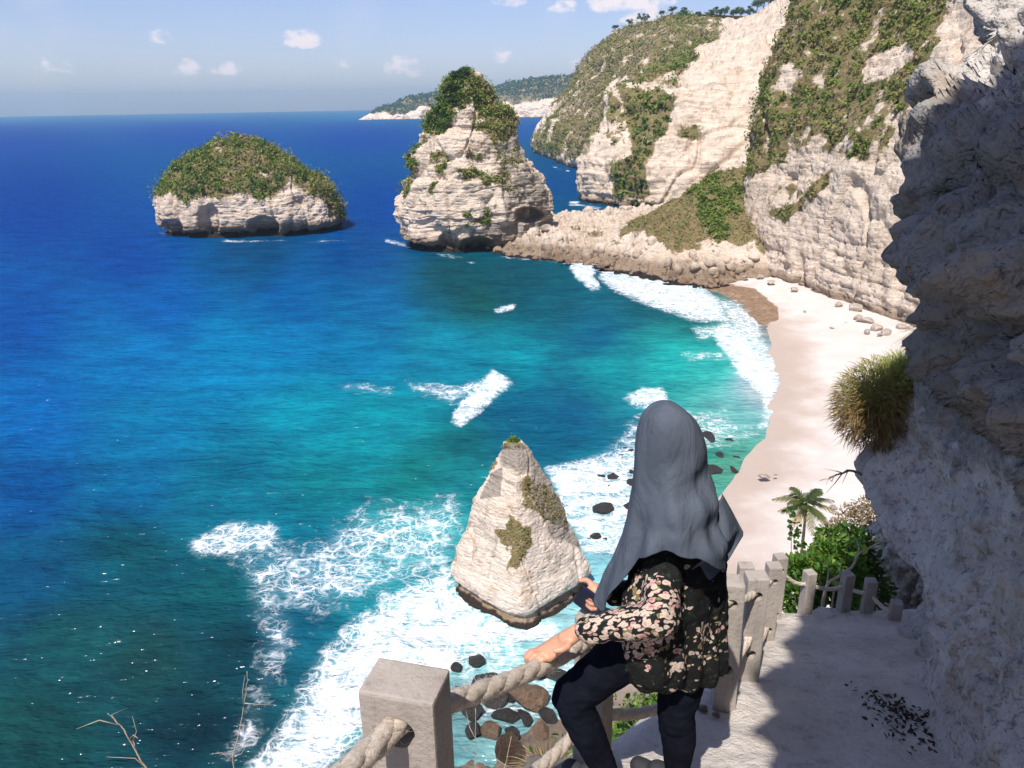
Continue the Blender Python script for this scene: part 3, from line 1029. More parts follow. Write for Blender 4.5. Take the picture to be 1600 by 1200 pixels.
# water colour by depth and bottom, with stack reflections and horizon haze painted in (sampled along the bay)
WC = [(0, 178, 36, 104, 168), (280, 176, 36, 104, 168), (560, 176, 36, 104, 168), (830, 200, 18, 76, 160), (880, 300, 14, 68, 140), (900, 335, 16, 80, 120), (0, 215, 8, 62, 158), (300, 205, 8, 66, 162), (560, 215, 8, 66, 160), (60, 330, 6, 58, 150), (590, 330, 6, 62, 152),
      (200, 400, 6, 62, 152), (400, 400, 8, 66, 118), (560, 400, 8, 66, 140), (30, 500, 6, 72, 160), (250, 480, 8, 84, 170), (450, 470, 6, 84, 160), (600, 470, 10, 92, 158), (700, 430, 18, 70, 88), (740, 470, 24, 72, 78),
      (800, 440, 18, 72, 96), (860, 470, 14, 82, 108), (1000, 480, 14, 78, 104), (1080, 500, 18, 92, 106), (930, 530, 10, 84, 134), (700, 540, 14, 126, 168), (800, 560, 16, 132, 164), (560, 560, 8, 110, 168), (1050, 565, 40, 166, 180), (1130, 570, 50, 172, 180),
      (950, 580, 22, 138, 160), (450, 540, 8, 112, 180), (350, 560, 8, 118, 184), (200, 560, 8, 104, 178), (60, 640, 6, 92, 176), (250, 660, 8, 110, 170), (480, 640, 10, 134, 172), (600, 650, 12, 138, 168), (560, 700, 14, 130, 156),
      (820, 640, 12, 86, 128), (900, 640, 10, 78, 130), (860, 680, 12, 84, 124), (720, 700, 18, 100, 116), (650, 740, 22, 112, 122), (500, 760, 14, 112, 134), (350, 740, 10, 100, 138), (200, 760, 6, 92, 150), (40, 770, 4, 72, 146), (40, 900, 6, 70, 116),
      (200, 860, 12, 72, 92), (330, 930, 14, 76, 92), (100, 1000, 26, 74, 84), (230, 1030, 32, 64, 70), (60, 1130, 24, 64, 70), (300, 1120, 14, 44, 58), (370, 1010, 16, 48, 62), (500, 880, 12, 104, 142), (600, 900, 30, 138, 164), (450, 990, 16, 88, 124), (420, 860, 16, 112, 146),
      (680, 830, 40, 148, 170), (950, 720, 24, 112, 148), (1000, 690, 18, 100, 140), (1120, 700, 60, 140, 136), (1150, 650, 110, 176, 176), (1140, 720, 100, 150, 130), (900, 900, 130, 196, 200), (800, 1030, 130, 200, 196), (900, 1000, 150, 204, 200), (760, 1090, 120, 160, 158), (1180, 500, 130, 130, 120), (1200, 600, 190, 200, 195), (-300, 300, 6, 56, 150), (-300, 700, 6, 66, 140), (-300, 1100, 18, 62, 80)]
WC = np.array(WC, float)
cols = np.array([lin(c)[:3] for c in WC[:, 2:]])
Pn = np.stack([G[..., 0] / 7, G[..., 1] / 7, G[..., 2]], -1)
wob = 26 * fbm(Pn / 2.2, 4, 151)
wob2 = 14 * fbm(Pn / 2.2, 4, 152)
sx, sy = px + wob, py + wob2 * np.clip((py - 180) / 250, 0, 1)
num = np.zeros(px.shape + (3,))
den = np.zeros(px.shape)
for (cx, cy, *_), cc in zip(WC, cols):
    ysc = np.clip((cy - 150) / 160, .25, 1.3)
    d2 = ((sx - cx) / 1.6) ** 2 + ((sy - cy) / ysc) ** 2
    wgt = 1 / (d2 + 500) ** 1.7
    num += wgt[..., None] * cc
    den += wgt
wcol = num / den[..., None]
pale = sm(wcol[..., 0], .02, .25)
wcol = wcol * np.stack([.35 + .5 * pale, .76 + 0 * pale, .61 + .2 * pale], -1)

foam = np.zeros(px.shape)


def fpoly(poly, amt, w):
    global foam
    foam = np.maximum(foam, amt * soft(sx * .4 + px * .6, sy * .4 + py * .6, poly, w * 1.5))


def fblob(cx, cy, rx, ry, rot, amt):
    global foam
    foam = np.maximum(foam, amt * sm(blob(px + wob * .35, py + wob2 * .3, cx, cy, rx, ry, rot), 0.1, 0.75))


# surf at the near shore
fpoly([(560, 970), (630, 920), (690, 890), (720, 930), (790, 970), (800, 1000), (740, 1030), (690, 1060), (560, 1150), (450, 1240), (350, 1240), (430, 1150), (470, 1090), (505, 1030)], .97, 22)
fpoly([(290, 850), (360, 815), (420, 820), (440, 850), (380, 875), (300, 870)], .62, 12)
fpoly([(360, 870), (480, 850), (560, 800), (720, 770), (740, 830), (700, 900), (600, 930), (500, 960), (440, 950), (380, 920)], .47, 30)
fpoly([(370, 900), (450, 900), (470, 1010), (420, 1090), (400, 1180), (330, 1200), (395, 1080), (400, 1000)], .42, 34)
fpoly([(860, 740), (960, 700), (1000, 690), (1010, 800), (980, 870), (920, 870), (880, 800)], .78, 16)
fpoly([(700, 1020), (800, 1000), (900, 1010), (930, 1080), (880, 1130), (720, 1130)], .40, 16)
fpoly([(855, 735), (940, 720), (945, 760), (880, 790)], .95, 10)
fpoly([(910, 730), (1000, 640), (1130, 640), (1190, 680), (1120, 700), (1000, 720)], .44, 16)
# breakers and swash round the bay
fpoly([(885, 415), (925, 415), (937, 450), (920, 452), (895, 435)], .95, 5)
fpoly([(940, 420), (1010, 430), (1080, 440), (1120, 465), (1140, 505), (1080, 503), (1040, 485), (985, 465), (945, 440)], .90, 9)
fpoly([(1110, 460), (1185, 485), (1190, 530), (1215, 570), (1217, 610), (1200, 660), (1180, 680), (1192, 620), (1160, 580), (1130, 530), (1140, 505)], .62, 9)
fpoly([(1135, 505), (1165, 530), (1190, 570), (1216, 600), (1195, 640), (1185, 612), (1160, 590), (1120, 545), (1115, 525)], .92, 7)
fpoly([(1080, 515), (1130, 510), (1140, 530), (1090, 530)], .6, 8)
fpoly([(1060, 553), (1150, 550), (1150, 572), (1070, 566)], .42, 8)
fpoly([(975, 625), (1000, 610), (1035, 605), (1042, 628), (1010, 640)], .85, 8)
fpoly([(700, 660), (735, 615), (765, 582), (795, 603), (770, 630), (715, 668)], .9, 6)
fblob(745, 625, 60, 16, -38, .95)
fblob(690, 605, 60, 10, 5, .40)
fpoly([(630, 590), (690, 600), (760, 590), (740, 625), (700, 628), (640, 610)], .46, 9)
fpoly([(525, 598), (610, 600), (620, 618), (540, 612)], .42, 8)
fpoly([(770, 484), (804, 474), (800, 484), (775, 489)], .9, 3)
# lines of white water along rock feet
for line, wpx, amt in (([(606, 376), (640, 382), (690, 398), (735, 407), (790, 402), (830, 405), (880, 410)], 2.6, .62), ([(250, 364), (330, 376), (420, 378), (541, 374)], 1.5, .5),
                       ([(895, 318), (930, 322), (985, 330)], 3, .75), ([(865, 262), (890, 266)], 2, .8), ([(880, 412), (960, 428), (1040, 440), (1090, 450)], 4, .75),
                       ([(700, 930), (740, 965), (800, 990), (860, 985)], 9, .95)):
    d = poly_sd(px + wob * .3, py + wob2 * .25, line, closed=False)
    brk = np.clip(.45 + 1.3 * fbm(G / 7.0, 3, 158), 0, 1.1) if wpx < 8 else 1
    foam = np.maximum(foam, amt * brk * sm(d, wpx * 2.2, wpx * .3))
foam = foam * front
# swell, and the breaking crests
ph = (G[..., 1] * 0.8 + G[..., 0] * 0.6)
amp = np.clip(120 / R2, 0, 1)
z = amp * (0.25 * np.sin(ph / 4.2 + 2.5 * fbm(G / 40, 2, 155)) + 0.5 * fbm(G / 6, 3, 156))
z = z * sm(poly_sd(G[..., 0], G[..., 1], LAND), 3, -18)
for poly, hgt in (([(695, 668), (735, 605), (768, 580), (798, 603), (770, 632), (715, 672)], .7), ([(885, 412), (925, 412), (940, 452), (915, 455)], .8), ([(972, 628), (1000, 606), (1040, 602), (1045, 630)], .5), ([(768, 486), (806, 472), (802, 486)], .5)):
    z = z + hgt * soft(px + wob * .3, py + wob2 * .3, poly, 14)
z = z + 0.25 * foam * fbm(G / 1.5, 3, 157) * (R2 < 200)
G[..., 2] = z

m, t, b = material('sea_water')
P = t.pos()
wc = t.attr('water', 'Color')
pa = t.noise(t.scale3(P, (.09, .16, .1)), 1.0, 3, .65)
pb = t.noise(t.scale3(P, (.5, .9, .5)), 1.0, 4, .6)
wc = t.mix(1.0, wc, t.ramp(t.math('ADD', t.math('MULTIPLY', pa, .6), t.math('MULTIPLY', pb, .4)), [(.3, (.5, .55, .65)), (.5, (1, 1, 1)), (.68, (1.6, 1.45, 1.3))]), 'MULTIPLY')
fo = t.attr('foam')
wv = t.node('ShaderNodeVectorMath', operation='ADD')
nz1 = t.node('ShaderNodeTexNoise')
t.put(nz1.inputs['Vector'], P)
nz1.inputs['Scale'].default_value = .35
nz1.inputs['Detail'].default_value = 4
t.put(wv.inputs[0], P)
t.put(wv.inputs[1], t.scale3(nz1.outputs['Color'], (3.4, 3.4, 0)))
fn = t.noise(wv.outputs[0], .4, 5, .7)
lace1 = t.voro(wv.outputs[0], .5, 'DISTANCE_TO_EDGE')
lace2 = t.voro(wv.outputs[0], 1.5, 'DISTANCE_TO_EDGE')
lace = t.math('MAXIMUM', t.sstep(lace1, .13, .0), t.math('MULTIPLY', t.sstep(lace2, .14, .0), .75))
solid = t.sstep(t.math('ADD', fo, t.math('MULTIPLY', t.math('SUBTRACT', fn, .5), 2.8)), .50, 1.25)
lz = t.math('MULTIPLY', lace, t.sstep(t.math('ADD', fo, t.math('MULTIPLY', t.math('SUBTRACT', fn, .5), 1.2)), .22, .60))
fm = t.math('MULTIPLY', t.math('MAXIMUM', solid, t.math('MULTIPLY', lz, .85)), t.sstep(fo, .03, .15))
# scattered whitecaps offshore
wcn = t.noise(t.scale3(P, (.06, .14, .1)), 1.0, 4, .75)
spy = t.node('ShaderNodeSeparateXYZ')
t.put(spy.inputs[0], P)
fm = t.math('MAXIMUM', fm, t.math('MULTIPLY', t.math('MULTIPLY', t.sstep(wcn, .77, .80), .7), t.sstep(spy.outputs['Y'], 120, 220)))
milky = t.math('MULTIPLY', t.sstep(fo, .15, .9), .45)
wc = t.mix(milky, wc, (.30, .55, .60, 1))
c = t.mix(fm, wc, (.86, .85, .87, 1))
w1 = t.noise(t.scale3(P, (.22, .5, .3)), 1.0, 3, .62)
w2 = t.noise(t.scale3(P, (1.1, 2.0, 1)), 1.0, 2, .6)
nr1 = t.bump(w1, .8, 1.3)
nr2 = t.bump(w2, .7, .22, nr1)
nrm = t.bump(t.math('MULTIPLY', fn, fo), .6, 1.2, nr2)
dif = t.node('ShaderNodeBsdfDiffuse')
t.put(dif.inputs['Color'], c)
t.put(dif.inputs['Normal'], nrm)
glo = t.node('ShaderNodeBsdfGlossy')
glo.inputs['Roughness'].default_value = .16
t.put(glo.inputs['Normal'], nrm)
fre = t.node('ShaderNodeFresnel')
fre.inputs['IOR'].default_value = 1.33
t.put(fre.inputs['Normal'], nrm)
# wave slopes keep the mean reflectance of a ruffled sea low even towards the horizon
ff = t.math('MULTIPLY', t.math('MINIMUM', fre.outputs[0], .045), t.math('SUBTRACT', 1.0, fm))
mx = t.node('ShaderNodeMixShader')
t.put(mx.inputs[0], ff)
t.l.new(dif.outputs[0], mx.inputs[1])
t.l.new(glo.outputs[0], mx.inputs[2])
t.l.new(mx.outputs[0], t.n['Material Output'].inputs['Surface'])
t.n.remove(b)
M['sea'] = m
sea = mesh_np('sea', G.reshape(-1, 3), grid_faces(nr, na)[:, ::-1], M['sea'], None, {'foam': foam}, colors={'water': wcol})
tag(sea, kind='structure')
#NEXT

# ------------------------------------------------------------------ the path and the slope beside it
def zpath(y):
    return 48.4 - 0.4 * np.clip(y, -3, 4.75) - 0.05 * np.clip(y - 3.2, 0, 1.5) - 0.12 * np.clip(y - 4.75, 0, 5)


FENCE = np.array([(-1.1, -3.0), (-.62, -.2), (-.243, 1.41), (.3, 2.31), (.95, 2.86), (1.25, 3.18), (1.55, 3.9), (1.87, 4.45), (2.1, 4.62), (2.4, 4.64), (2.62, 4.52), (3.1, 4.45), (6, 4.2)])
gx, gy = np.meshgrid(np.arange(-5, 8, 0.042), np.arange(-3, 15, 0.055))
inside = poly_sd(gx, gy, np.concatenate([FENCE, [[9, 4.2], [9, -6], [-1.1, -6]]]))
dd = -inside
P3 = np.stack([gx, gy, gx * 0], -1)
dd = dd + 0.06 * fbm(P3 / .35, 3, 201) * sm(dd, -.3, .2) + 0.25 * fbm(P3 / 1.3, 3, 202) * sm(dd, .2, 1)
fall = np.interp(dd, [-1, .10, .2, .32, .6, 1.2, 1.5, 1.8, 2.1, 3.0, 4.5, 8], [0, 0.0, .05, .35, 1.05, 1.7, 1.95, 3.5, 12, 30, 44, 48])
# on the far side of the landing the ground steps down more gently (scrub)
gentle = sm(gx, 1.6, 2.4) * sm(gy, 4.4, 5.0)
fall = fall * (1 - gentle) + gentle * np.interp(dd, [-1, .08, .2, .5, 1.5, 3, 4.2, 5, 8], [0, 0, .35, .9, 1.4, 2.2, 3.4, 9, 40])
hz = zpath(gy - .55 * np.clip(dd, 0, 2.0) * (1 - gentle)) - fall
pathm = sm(inside, -.25, .1)
hz = hz + (0.020 * fbm(P3 / .5, 4, 203) + 0.012 * fbm(P3 / .12, 3, 204)) + (1 - pathm) * 0.12 * fbm(P3 / .5, 4, 205)
stones = np.clip(fbm(P3 / .16, 2, 206) - .35, 0, 1) * .10 * sm(inside, .35, .05)
hz = hz + stones
hz = np.maximum(hz, -1)
G = np.stack([gx, gy, hz], -1)
m, t, b = material('trodden_limestone')
P = t.pos()
n1_ = t.noise(P, 1.6, 6, .65)
n2_ = t.noise(P, 9, 6, .7)
c = t.ramp(n1_, [(.3, (.47, .42, .37)), (.5, (.60, .54, .48)), (.7, (.68, .62, .56))])
c = t.mix(t.math('MULTIPLY', t.sstep(n2_, .52, .7), .5), c, (.27, .225, .18, 1))
c = t.mix(t.attr('soil'), c, t.ramp(t.noise(P, 3, 5, .7), [(.3, (.13, .085, .05)), (.7, (.30, .20, .12))]))
t.put(b.inputs['Base Color'], c)
b.inputs['Roughness'].default_value = .95
b.inputs['Specular IOR Level'].default_value = .15
t.put(b.inputs['Normal'], t.bump(t.noise(P, 22, 6, .7), .8, .02, t.bump(n2_, .8, .05)))
M['path'] = m
soil = sm(dd, .35, .8) * sm(fbm(P3 / .6, 3, 208), -.35, .25)
ground = mesh_np('cliff_path', G.reshape(-1, 3), grid_faces(*gx.shape), M['path'], None, {'soil': soil})
tag(ground, kind='structure')
PATHG, PATHD = G, dd


def ground_z(x, y):
    i = int(round((y + 3) / .055))
    j = int(round((x + 5) / .042))
    return float(hz[i, j])


# ------------------------------------------------------------------ the overhanging wall beside the path
ZL = [45.2, 46.4, 46.9, 47.2, 47.45, 47.7, 48.0, 48.35, 48.75, 49.2, 49.7, 50.3, 50.9, 51.6, 52.4, 53.2, 54.2, 56, 60]
#        base                                 crease at 48.7        upper bulge          brow (out of view, shaped to shade the path)
COLS = {
    -3.0: [.95, .95, .95, .95, .95, .95, .95, .95, .95, .95, .93, .88, .6, .0, -.5, -.5, .0, .9, 2.4],
    0.0: [1.1, 1.1, 1.1, 1.1, 1.1, 1.1, 1.1, 1.1, 1.1, 1.08, 1.05, 1.0, .8, .30, .0, .1, .5, 1.5, 3.2],
    .75: [1.3, 1.3, 1.3, 1.3, 1.31, 1.32, 1.33, 1.32, 1.29, 1.25, 1.24, 1.24, 1.15, .9, .72, .82, 1.2, 2.2, 3.8],
    1.5: [1.45, 1.45, 1.45, 1.46, 1.48, 1.5, 1.53, 1.53, 1.46, 1.34, 1.30, 1.42, 1.6, 1.60, 1.52, 1.7, 2.1, 3.0, 4.4],
    2.3: [1.58, 1.60, 1.62, 1.66, 1.72, 1.78, 1.85, 1.88, 1.75, 1.48, 1.36, 1.74, 2.1, 2.4, 2.65, 2.95, 3.3, 4.0, 5.2],
}
CORNER = [  # the wall's far edge (distance ahead, distance to the side) per level of ZL
    (3.90, 2.35), (3.92, 2.35), (4.15, 2.72), (4.3, 2.98), (4.40, 2.74), (4.45, 2.20), (4.40, 2.37), (4.33, 2.42), (3.9, 2.25), (2.95, 1.73), (2.75, 1.42), (3.6, 1.97), (4.0, 2.5), (4.1, 2.9), (4.1, 3.2), (4.1, 3.5), (4.1, 3.9), (4.1, 4.5), (4.1, 5.6)]
nzw = 560
zz = np.concatenate([np.linspace(45.2, 51.2, 430, endpoint=False), np.linspace(51.2, 60, 80)])
ys = list(COLS)
colx = np.array([smooth_interp(zz, ZL, np.array(COLS[y])[:, None])[:, 0] for y in ys])       # 5, nz
cor = smooth_interp(zz, ZL, np.array(CORNER))
nmain, nturn = 370, 90
S = np.linspace(0, 1, nmain) ** 0.62
G = np.zeros((len(zz), nmain + nturn, 3))
for i in range(len(zz)):
    yc, xc = cor[i]
    Yk = np.array(ys + [yc])
    Xk = np.append(colx[:, i], xc)
    yy = -3 + (yc + 3) * S
    xx = smooth_interp(yy, Yk, Xk[:, None])[:, 0]
    tt = np.linspace(0, 1, nturn + 1)[1:]
    G[i, :nmain, 0], G[i, :nmain, 1] = xx, yy
    G[i, nmain:, 0] = xc + 0.12 * np.sin(tt * np.pi / 2) * 0 + 4.0 * tt ** 1.6
    G[i, nmain:, 1] = yc + 0.55 * np.sin(np.clip(tt * 2, 0, 1) * np.pi / 2) - 0.2 * tt
G[..., 2] = zz[:, None]
# round the corner a little
for _ in range(24):
    k = slice(nmain - 14, nmain + 14)
    G[:, nmain - 14:nmain + 14] = (G[:, nmain - 15:nmain + 13] + 2 * G[:, k] + G[:, nmain - 13:nmain + 15]) / 4
Nw = grid_normals(G)
if Nw[..., 0].mean() > 0:
    Nw = -Nw
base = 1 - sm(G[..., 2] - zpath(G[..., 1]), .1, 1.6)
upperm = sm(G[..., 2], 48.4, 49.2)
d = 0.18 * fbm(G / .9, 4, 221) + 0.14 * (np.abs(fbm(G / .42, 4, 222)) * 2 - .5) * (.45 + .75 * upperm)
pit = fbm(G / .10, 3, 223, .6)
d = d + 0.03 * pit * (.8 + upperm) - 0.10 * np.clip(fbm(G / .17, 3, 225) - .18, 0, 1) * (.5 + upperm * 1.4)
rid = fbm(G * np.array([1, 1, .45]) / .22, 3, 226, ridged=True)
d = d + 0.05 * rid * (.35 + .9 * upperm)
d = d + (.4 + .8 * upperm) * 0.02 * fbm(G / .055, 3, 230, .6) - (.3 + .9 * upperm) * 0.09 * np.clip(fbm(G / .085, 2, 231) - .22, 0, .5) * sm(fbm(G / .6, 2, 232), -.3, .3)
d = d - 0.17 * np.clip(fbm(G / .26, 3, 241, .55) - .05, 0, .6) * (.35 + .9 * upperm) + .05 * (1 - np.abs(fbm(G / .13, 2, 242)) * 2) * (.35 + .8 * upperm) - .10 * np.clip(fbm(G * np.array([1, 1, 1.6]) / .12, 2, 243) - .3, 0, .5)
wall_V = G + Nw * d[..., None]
dark = np.clip(sm(G[..., 2], 47.9, 48.9) * (1 - .97 * sm(G[..., 2] + .25 * fbm(G / .5, 2, 229), 49.75, 50.1)) + .35 * fbm(G / .7, 3, 228), 0, 1)  # dark lichen tone plus painted shade, ending where the top catches sun
m, t, b = material('weathered_limestone')
P = t.pos()
n1_ = t.noise(P, 1.4, 6, .65)
n2_ = t.noise(P, 7, 4, .7)
n3_ = t.noise(P, 28, 4, .7)
c = t.ramp(n1_, [(.3, (.33, .30, .265)), (.5, (.45, .415, .375)), (.7, (.57, .535, .49))])
c = t.mix(t.math('MULTIPLY', t.sstep(n2_, .50, .68), .55), c, (.21, .165, .12, 1))
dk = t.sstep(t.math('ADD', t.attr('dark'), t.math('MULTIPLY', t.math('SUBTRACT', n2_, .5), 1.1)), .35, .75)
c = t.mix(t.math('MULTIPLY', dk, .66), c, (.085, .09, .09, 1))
c = t.mix(t.math('MULTIPLY', t.sstep(n3_, .60, .72), .4), c, (.12, .10, .08, 1))
c = t.mix(t.math('MULTIPLY', t.sstep(t.noise(P, 17, 5, .72), .55, .64), .62), c, (.10, .095, .085, 1))
c = t.mix(t.math('MULTIPLY', t.sstep(t.noise(t.scale3(P, (2.2, 2.2, .7)), 1, 4, .65), .54, .70), .5), c, (.33, .235, .15, 1))
t.put(b.inputs['Base Color'], c)
b.inputs['Roughness'].default_value = .93
b.inputs['Specular IOR Level'].default_value = .15
vo = t.sstep(t.noise(P, 15, 3, .55), .66, .52)
nb = t.bump(n2_, 1.0, .045)
nb = t.bump(vo, .6, .015, nb)
t.put(b.inputs['Normal'], t.bump(n3_, .7, .007, nb))
M['wall'] = m
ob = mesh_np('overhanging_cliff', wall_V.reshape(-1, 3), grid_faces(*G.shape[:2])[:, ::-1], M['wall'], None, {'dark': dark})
tag(ob, kind='structure')

# rock buttress farther down the path, seen under the overhang
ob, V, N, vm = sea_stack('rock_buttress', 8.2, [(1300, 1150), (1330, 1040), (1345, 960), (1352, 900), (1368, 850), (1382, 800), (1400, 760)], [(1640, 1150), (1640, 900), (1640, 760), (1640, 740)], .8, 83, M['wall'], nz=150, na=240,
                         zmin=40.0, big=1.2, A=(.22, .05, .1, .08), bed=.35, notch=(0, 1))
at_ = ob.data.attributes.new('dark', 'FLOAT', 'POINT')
at_.data.foreach_set('value', np.full(len(ob.data.vertices), .55, np.float32))  # evenly darkened: the overhang's shade painted into the rock colour
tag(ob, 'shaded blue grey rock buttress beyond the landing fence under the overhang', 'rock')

# ------------------------------------------------------------------ fence posts and ropes
m, t, b = material('cast_concrete')
P = t.node('ShaderNodeTexCoord').outputs['Object']
gi = t.node('ShaderNodeNewGeometry')
wp = gi.outputs['Position']
n = t.noise(wp, 5, 5, .6)
grain = t.noise(t.scale3(wp, (60, 60, 4)), 1, 4, .6)
c = t.ramp(n, [(.3, (.30, .26, .225)), (.7, (.40, .355, .31))])
c = t.mix(t.math('MULTIPLY', t.sstep(grain, .5, .75), .35), c, (.22, .185, .155, 1))
c = t.mix(t.math('MULTIPLY', t.sstep(t.noise(wp, 26, 5, .7), .57, .70), .6), c, (.15, .125, .10, 1))
c = t.mix(t.math('MULTIPLY', t.sstep(t.noise(t.scale3(wp, (9, 9, 2.5)), 1, 4, .6), .52, .7), .5), c, (.20, .17, .14, 1))
t.put(b.inputs['Base Color'], c)
b.inputs['Roughness'].default_value = .9
t.put(b.inputs['Normal'], t.bump(t.noise(wp, 45, 5, .7), .5, .014))
M['post'] = m


def fence_post(loc, top_z, wdt, dep, yaw, label, hole2=True, tilt=0.0):
    """a square post with a bevelled head and bored holes for two ropes; holes run along its local Y"""
    x, y = loc
    z0 = ground_z(x, y) - .12
    h = top_z - z0
    bm = bmesh.new()
    bmesh.ops.create_cube(bm, size=1)
    bmesh.ops.scale(bm, vec=(wdt, dep, h), verts=bm.verts)
    bmesh.ops.translate(bm, vec=(0, 0, h / 2), verts=bm.verts)
    ed = [e for e in bm.edges if (e.verts[0].co.z > h * .9 or e.verts[1].co.z > h * .9)]
    vert_e = [e for e in bm.edges if abs(e.verts[0].co.z - e.verts[1].co.z) > h * .5]
    bmesh.ops.bevel(bm, geom=list(set(ed + vert_e)), offset=.008, segments=2, affect='EDGES', profile=.6)
    me = bpy.data.meshes.new('fence_post')
    bm.to_mesh(me)
    bm.free()
    me.materials.append(M['post'])
    o = bpy.data.objects.new('fence_post', me)
    link(o)
    hb = bmesh.new()
    for hzz in ([h - .10] + ([h - .46] if hole2 else [])):
        r = bmesh.ops.create_cone(hb, cap_ends=True, segments=20, radius1=wdt * .24, radius2=wdt * .24, depth=dep * 3)
        bmesh.ops.rotate(hb, verts=r['verts'], cent=(0, 0, 0), matrix=Matrix.Rotation(math.pi / 2, 3, 'X'))
        bmesh.ops.translate(hb, verts=r['verts'], vec=(0, 0, hzz))
    hm = bpy.data.meshes.new('hole')
    hb.to_mesh(hm)
    hb.free()
    ho = bpy.data.objects.new('hole', hm)
    link(ho)
    md = o.modifiers.new('holes', 'BOOLEAN')
    md.operation = 'DIFFERENCE'
    md.solver = 'EXACT'
    md.object = ho
    bake(o)
    bpy.data.objects.remove(ho)
    o.location = (x, y, z0)
    o.rotation_euler = (0, tilt, yaw)
    bpy.context.view_layer.update()
    tag(o, label, 'fence post', 'posts of the rope fence beside the path')
    return [np.array(o.matrix_world @ Vector((0, 0, h - .10))), np.array(o.matrix_world @ Vector((0, 0, h - .46)))]


def top_at(px, py, Y):
    return at_y(px, py, Y)


def yaw_to(a, b):
    return math.atan2(b[1] - a[1], b[0] - a[0]) - math.pi / 2


p1 = top_at(632, 1062, 1.42)
p2 = top_at(931, 958, 2.36)
pa_ = top_at(1150, 906, 2.92)
pc_ = top_at(1183, 898, 3.28)
pb_ = top_at(1166, 882, 3.75)
pd_ = top_at(1210, 882, 4.0)
pe_ = top_at(1220, 868, 4.5)
pf_ = top_at(1266, 893, 4.62)
pg_ = top_at(1326, 896, 4.66)
ph_ = top_at(1362, 906, 4.58)
pi_ = top_at(1402, 940, 4.4)
h1 = fence_post(p1[:2], p1[2], .182, .12, yaw_to(p1, p2) + .28, 'large square fence post with bored rope hole, beside the white surf', hole2=True)
h2 = fence_post(p2[:2], p2[2], .125, .11, yaw_to(p1, p2), 'fence post half hidden behind the bent knee of the person')
ha = fence_post(pa_[:2], pa_[2], .108, .10, yaw_to(p2, pa_) + .75, 'sunlit fence post right beside the floral shirt, small white stone at its foot', tilt=-.02)
hc = fence_post(pc_[:2], pc_[2], .11, .09, yaw_to(pa_, pc_) + .55, 'sunlit fence post with short rope loops, second from the floral shirt')
hb_ = fence_post(pb_[:2], pb_[2], .085, .07, yaw_to(pa_, pc_) + .5, 'narrow fence post set back between two sunlit posts, white rope hanging on it')
hd = fence_post(pd_[:2], pd_[2], .085, .08, yaw_to(pc_, pd_) + .5, 'sunlit fence post just before the last one at the landing corner')
he = fence_post(pe_[:2], pe_[2], .08, .08, yaw_to(pd_, pe_) + .6, 'last sunlit fence post at the landing corner beside green leaves')
hf = fence_post(pf_[:2], pf_[2], .075, .075, -1.35, 'shaded landing fence post closest to the sunlit corner post')
hg = fence_post(pg_[:2], pg_[2], .075, .075, -1.45, 'shaded landing fence post where the bare crooked branch crosses')
hh = fence_post(ph_[:2], ph_[2], .072, .075, -1.7, 'shaded landing fence post in front of the blue grey buttress')
hi = fence_post(pi_[:2], pi_[2], .072, .075, -1.9, 'shaded landing fence post almost touching the overhanging wall')

m, t, b = material('rope_fibre')
wp = t.pos()
n = t.noise(wp, 90, 5, .7)
c = t.ramp(n, [(.3, (.46, .37, .29)), (.55, (.66, .57, .47)), (.75, (.76, .68, .58))])
t.put(b.inputs['Base Color'], c)
b.inputs['Roughness'].default_value = .95
b.inputs['Specular IOR Level'].default_value = .1
t.put(b.inputs['Normal'], t.bump(t.noise(wp, 260, 4, .7), .9, .006))
M['rope'] = m


def sag_path(pts, sags, n=26):
    out = []
    for i in range(len(pts) - 1):
        a, b_ = np.asarray(pts[i]), np.asarray(pts[i + 1])
        tt = np.linspace(0, 1, n, endpoint=(i == len(pts) - 2))
        seg = a + (b_ - a) * tt[:, None]
        seg[:, 2] -= 4 * sags[i] * tt * (1 - tt)
        out.append(seg)
    return np.concatenate(out)


def rope(pts, sags, r, label, twist=12.0, fuzz=0.0):
    path = sag_path(pts, sags)
    L = np.concatenate([[0], np.cumsum(np.linalg.norm(np.diff(path, axis=0), axis=1))])
    n = max(30, int(L[-1] / (r * .55)))
    s = np.linspace(0, L[-1], n)
    path = np.stack([np.interp(s, L, path[:, k]) for k in range(3)], 1)
    for _ in range(6):
        path[1:-1] = (path[:-2] + 2 * path[1:-1] + path[2:]) / 4
    Tn = np.gradient(path, axis=0)
    Tn /= np.linalg.norm(Tn, axis=1, keepdims=True)
    up = np.array([0, 0, 1.0])
    A = np.cross(Tn, up)
    A /= np.linalg.norm(A, axis=1, keepdims=True) + 1e-9
    B = np.cross(A, Tn)
    mb = MB()
    lay = r * twist
    for k in range(3):
        ph = 2 * np.pi * (s / lay + k / 3)
        st_ = path + (np.cos(ph)[:, None] * A + np.sin(ph)[:, None] * B) * r * .27
        mb.tube(st_, r * .77 * (1 + .05 * np.sin(s * 300 + k)), 9)
    if fuzz:
        rg = np.random.default_rng(5)
        for k in range(int(fuzz * n)):
            i = rg.integers(2, n - 2)
            dn = rg.normal(size=3)
            dn -= Tn[i] * (dn @ Tn[i]) * .4
            dn /= np.linalg.norm(dn)
            p0 = path[i] + dn * r * .92
            q = p0 + (dn * .5 + rg.normal(size=3) * .5) * r * .55
            mb.tube(np.array([p0, (p0 + q) / 2 + rg.normal(size=3) * r * .1, q]), [.0006, .0005, .0002], 3, False)
    o = mb.build('handrail_rope', M['rope'])
    tag(o, label, 'rope', 'ropes of the fence beside the path')
    return path


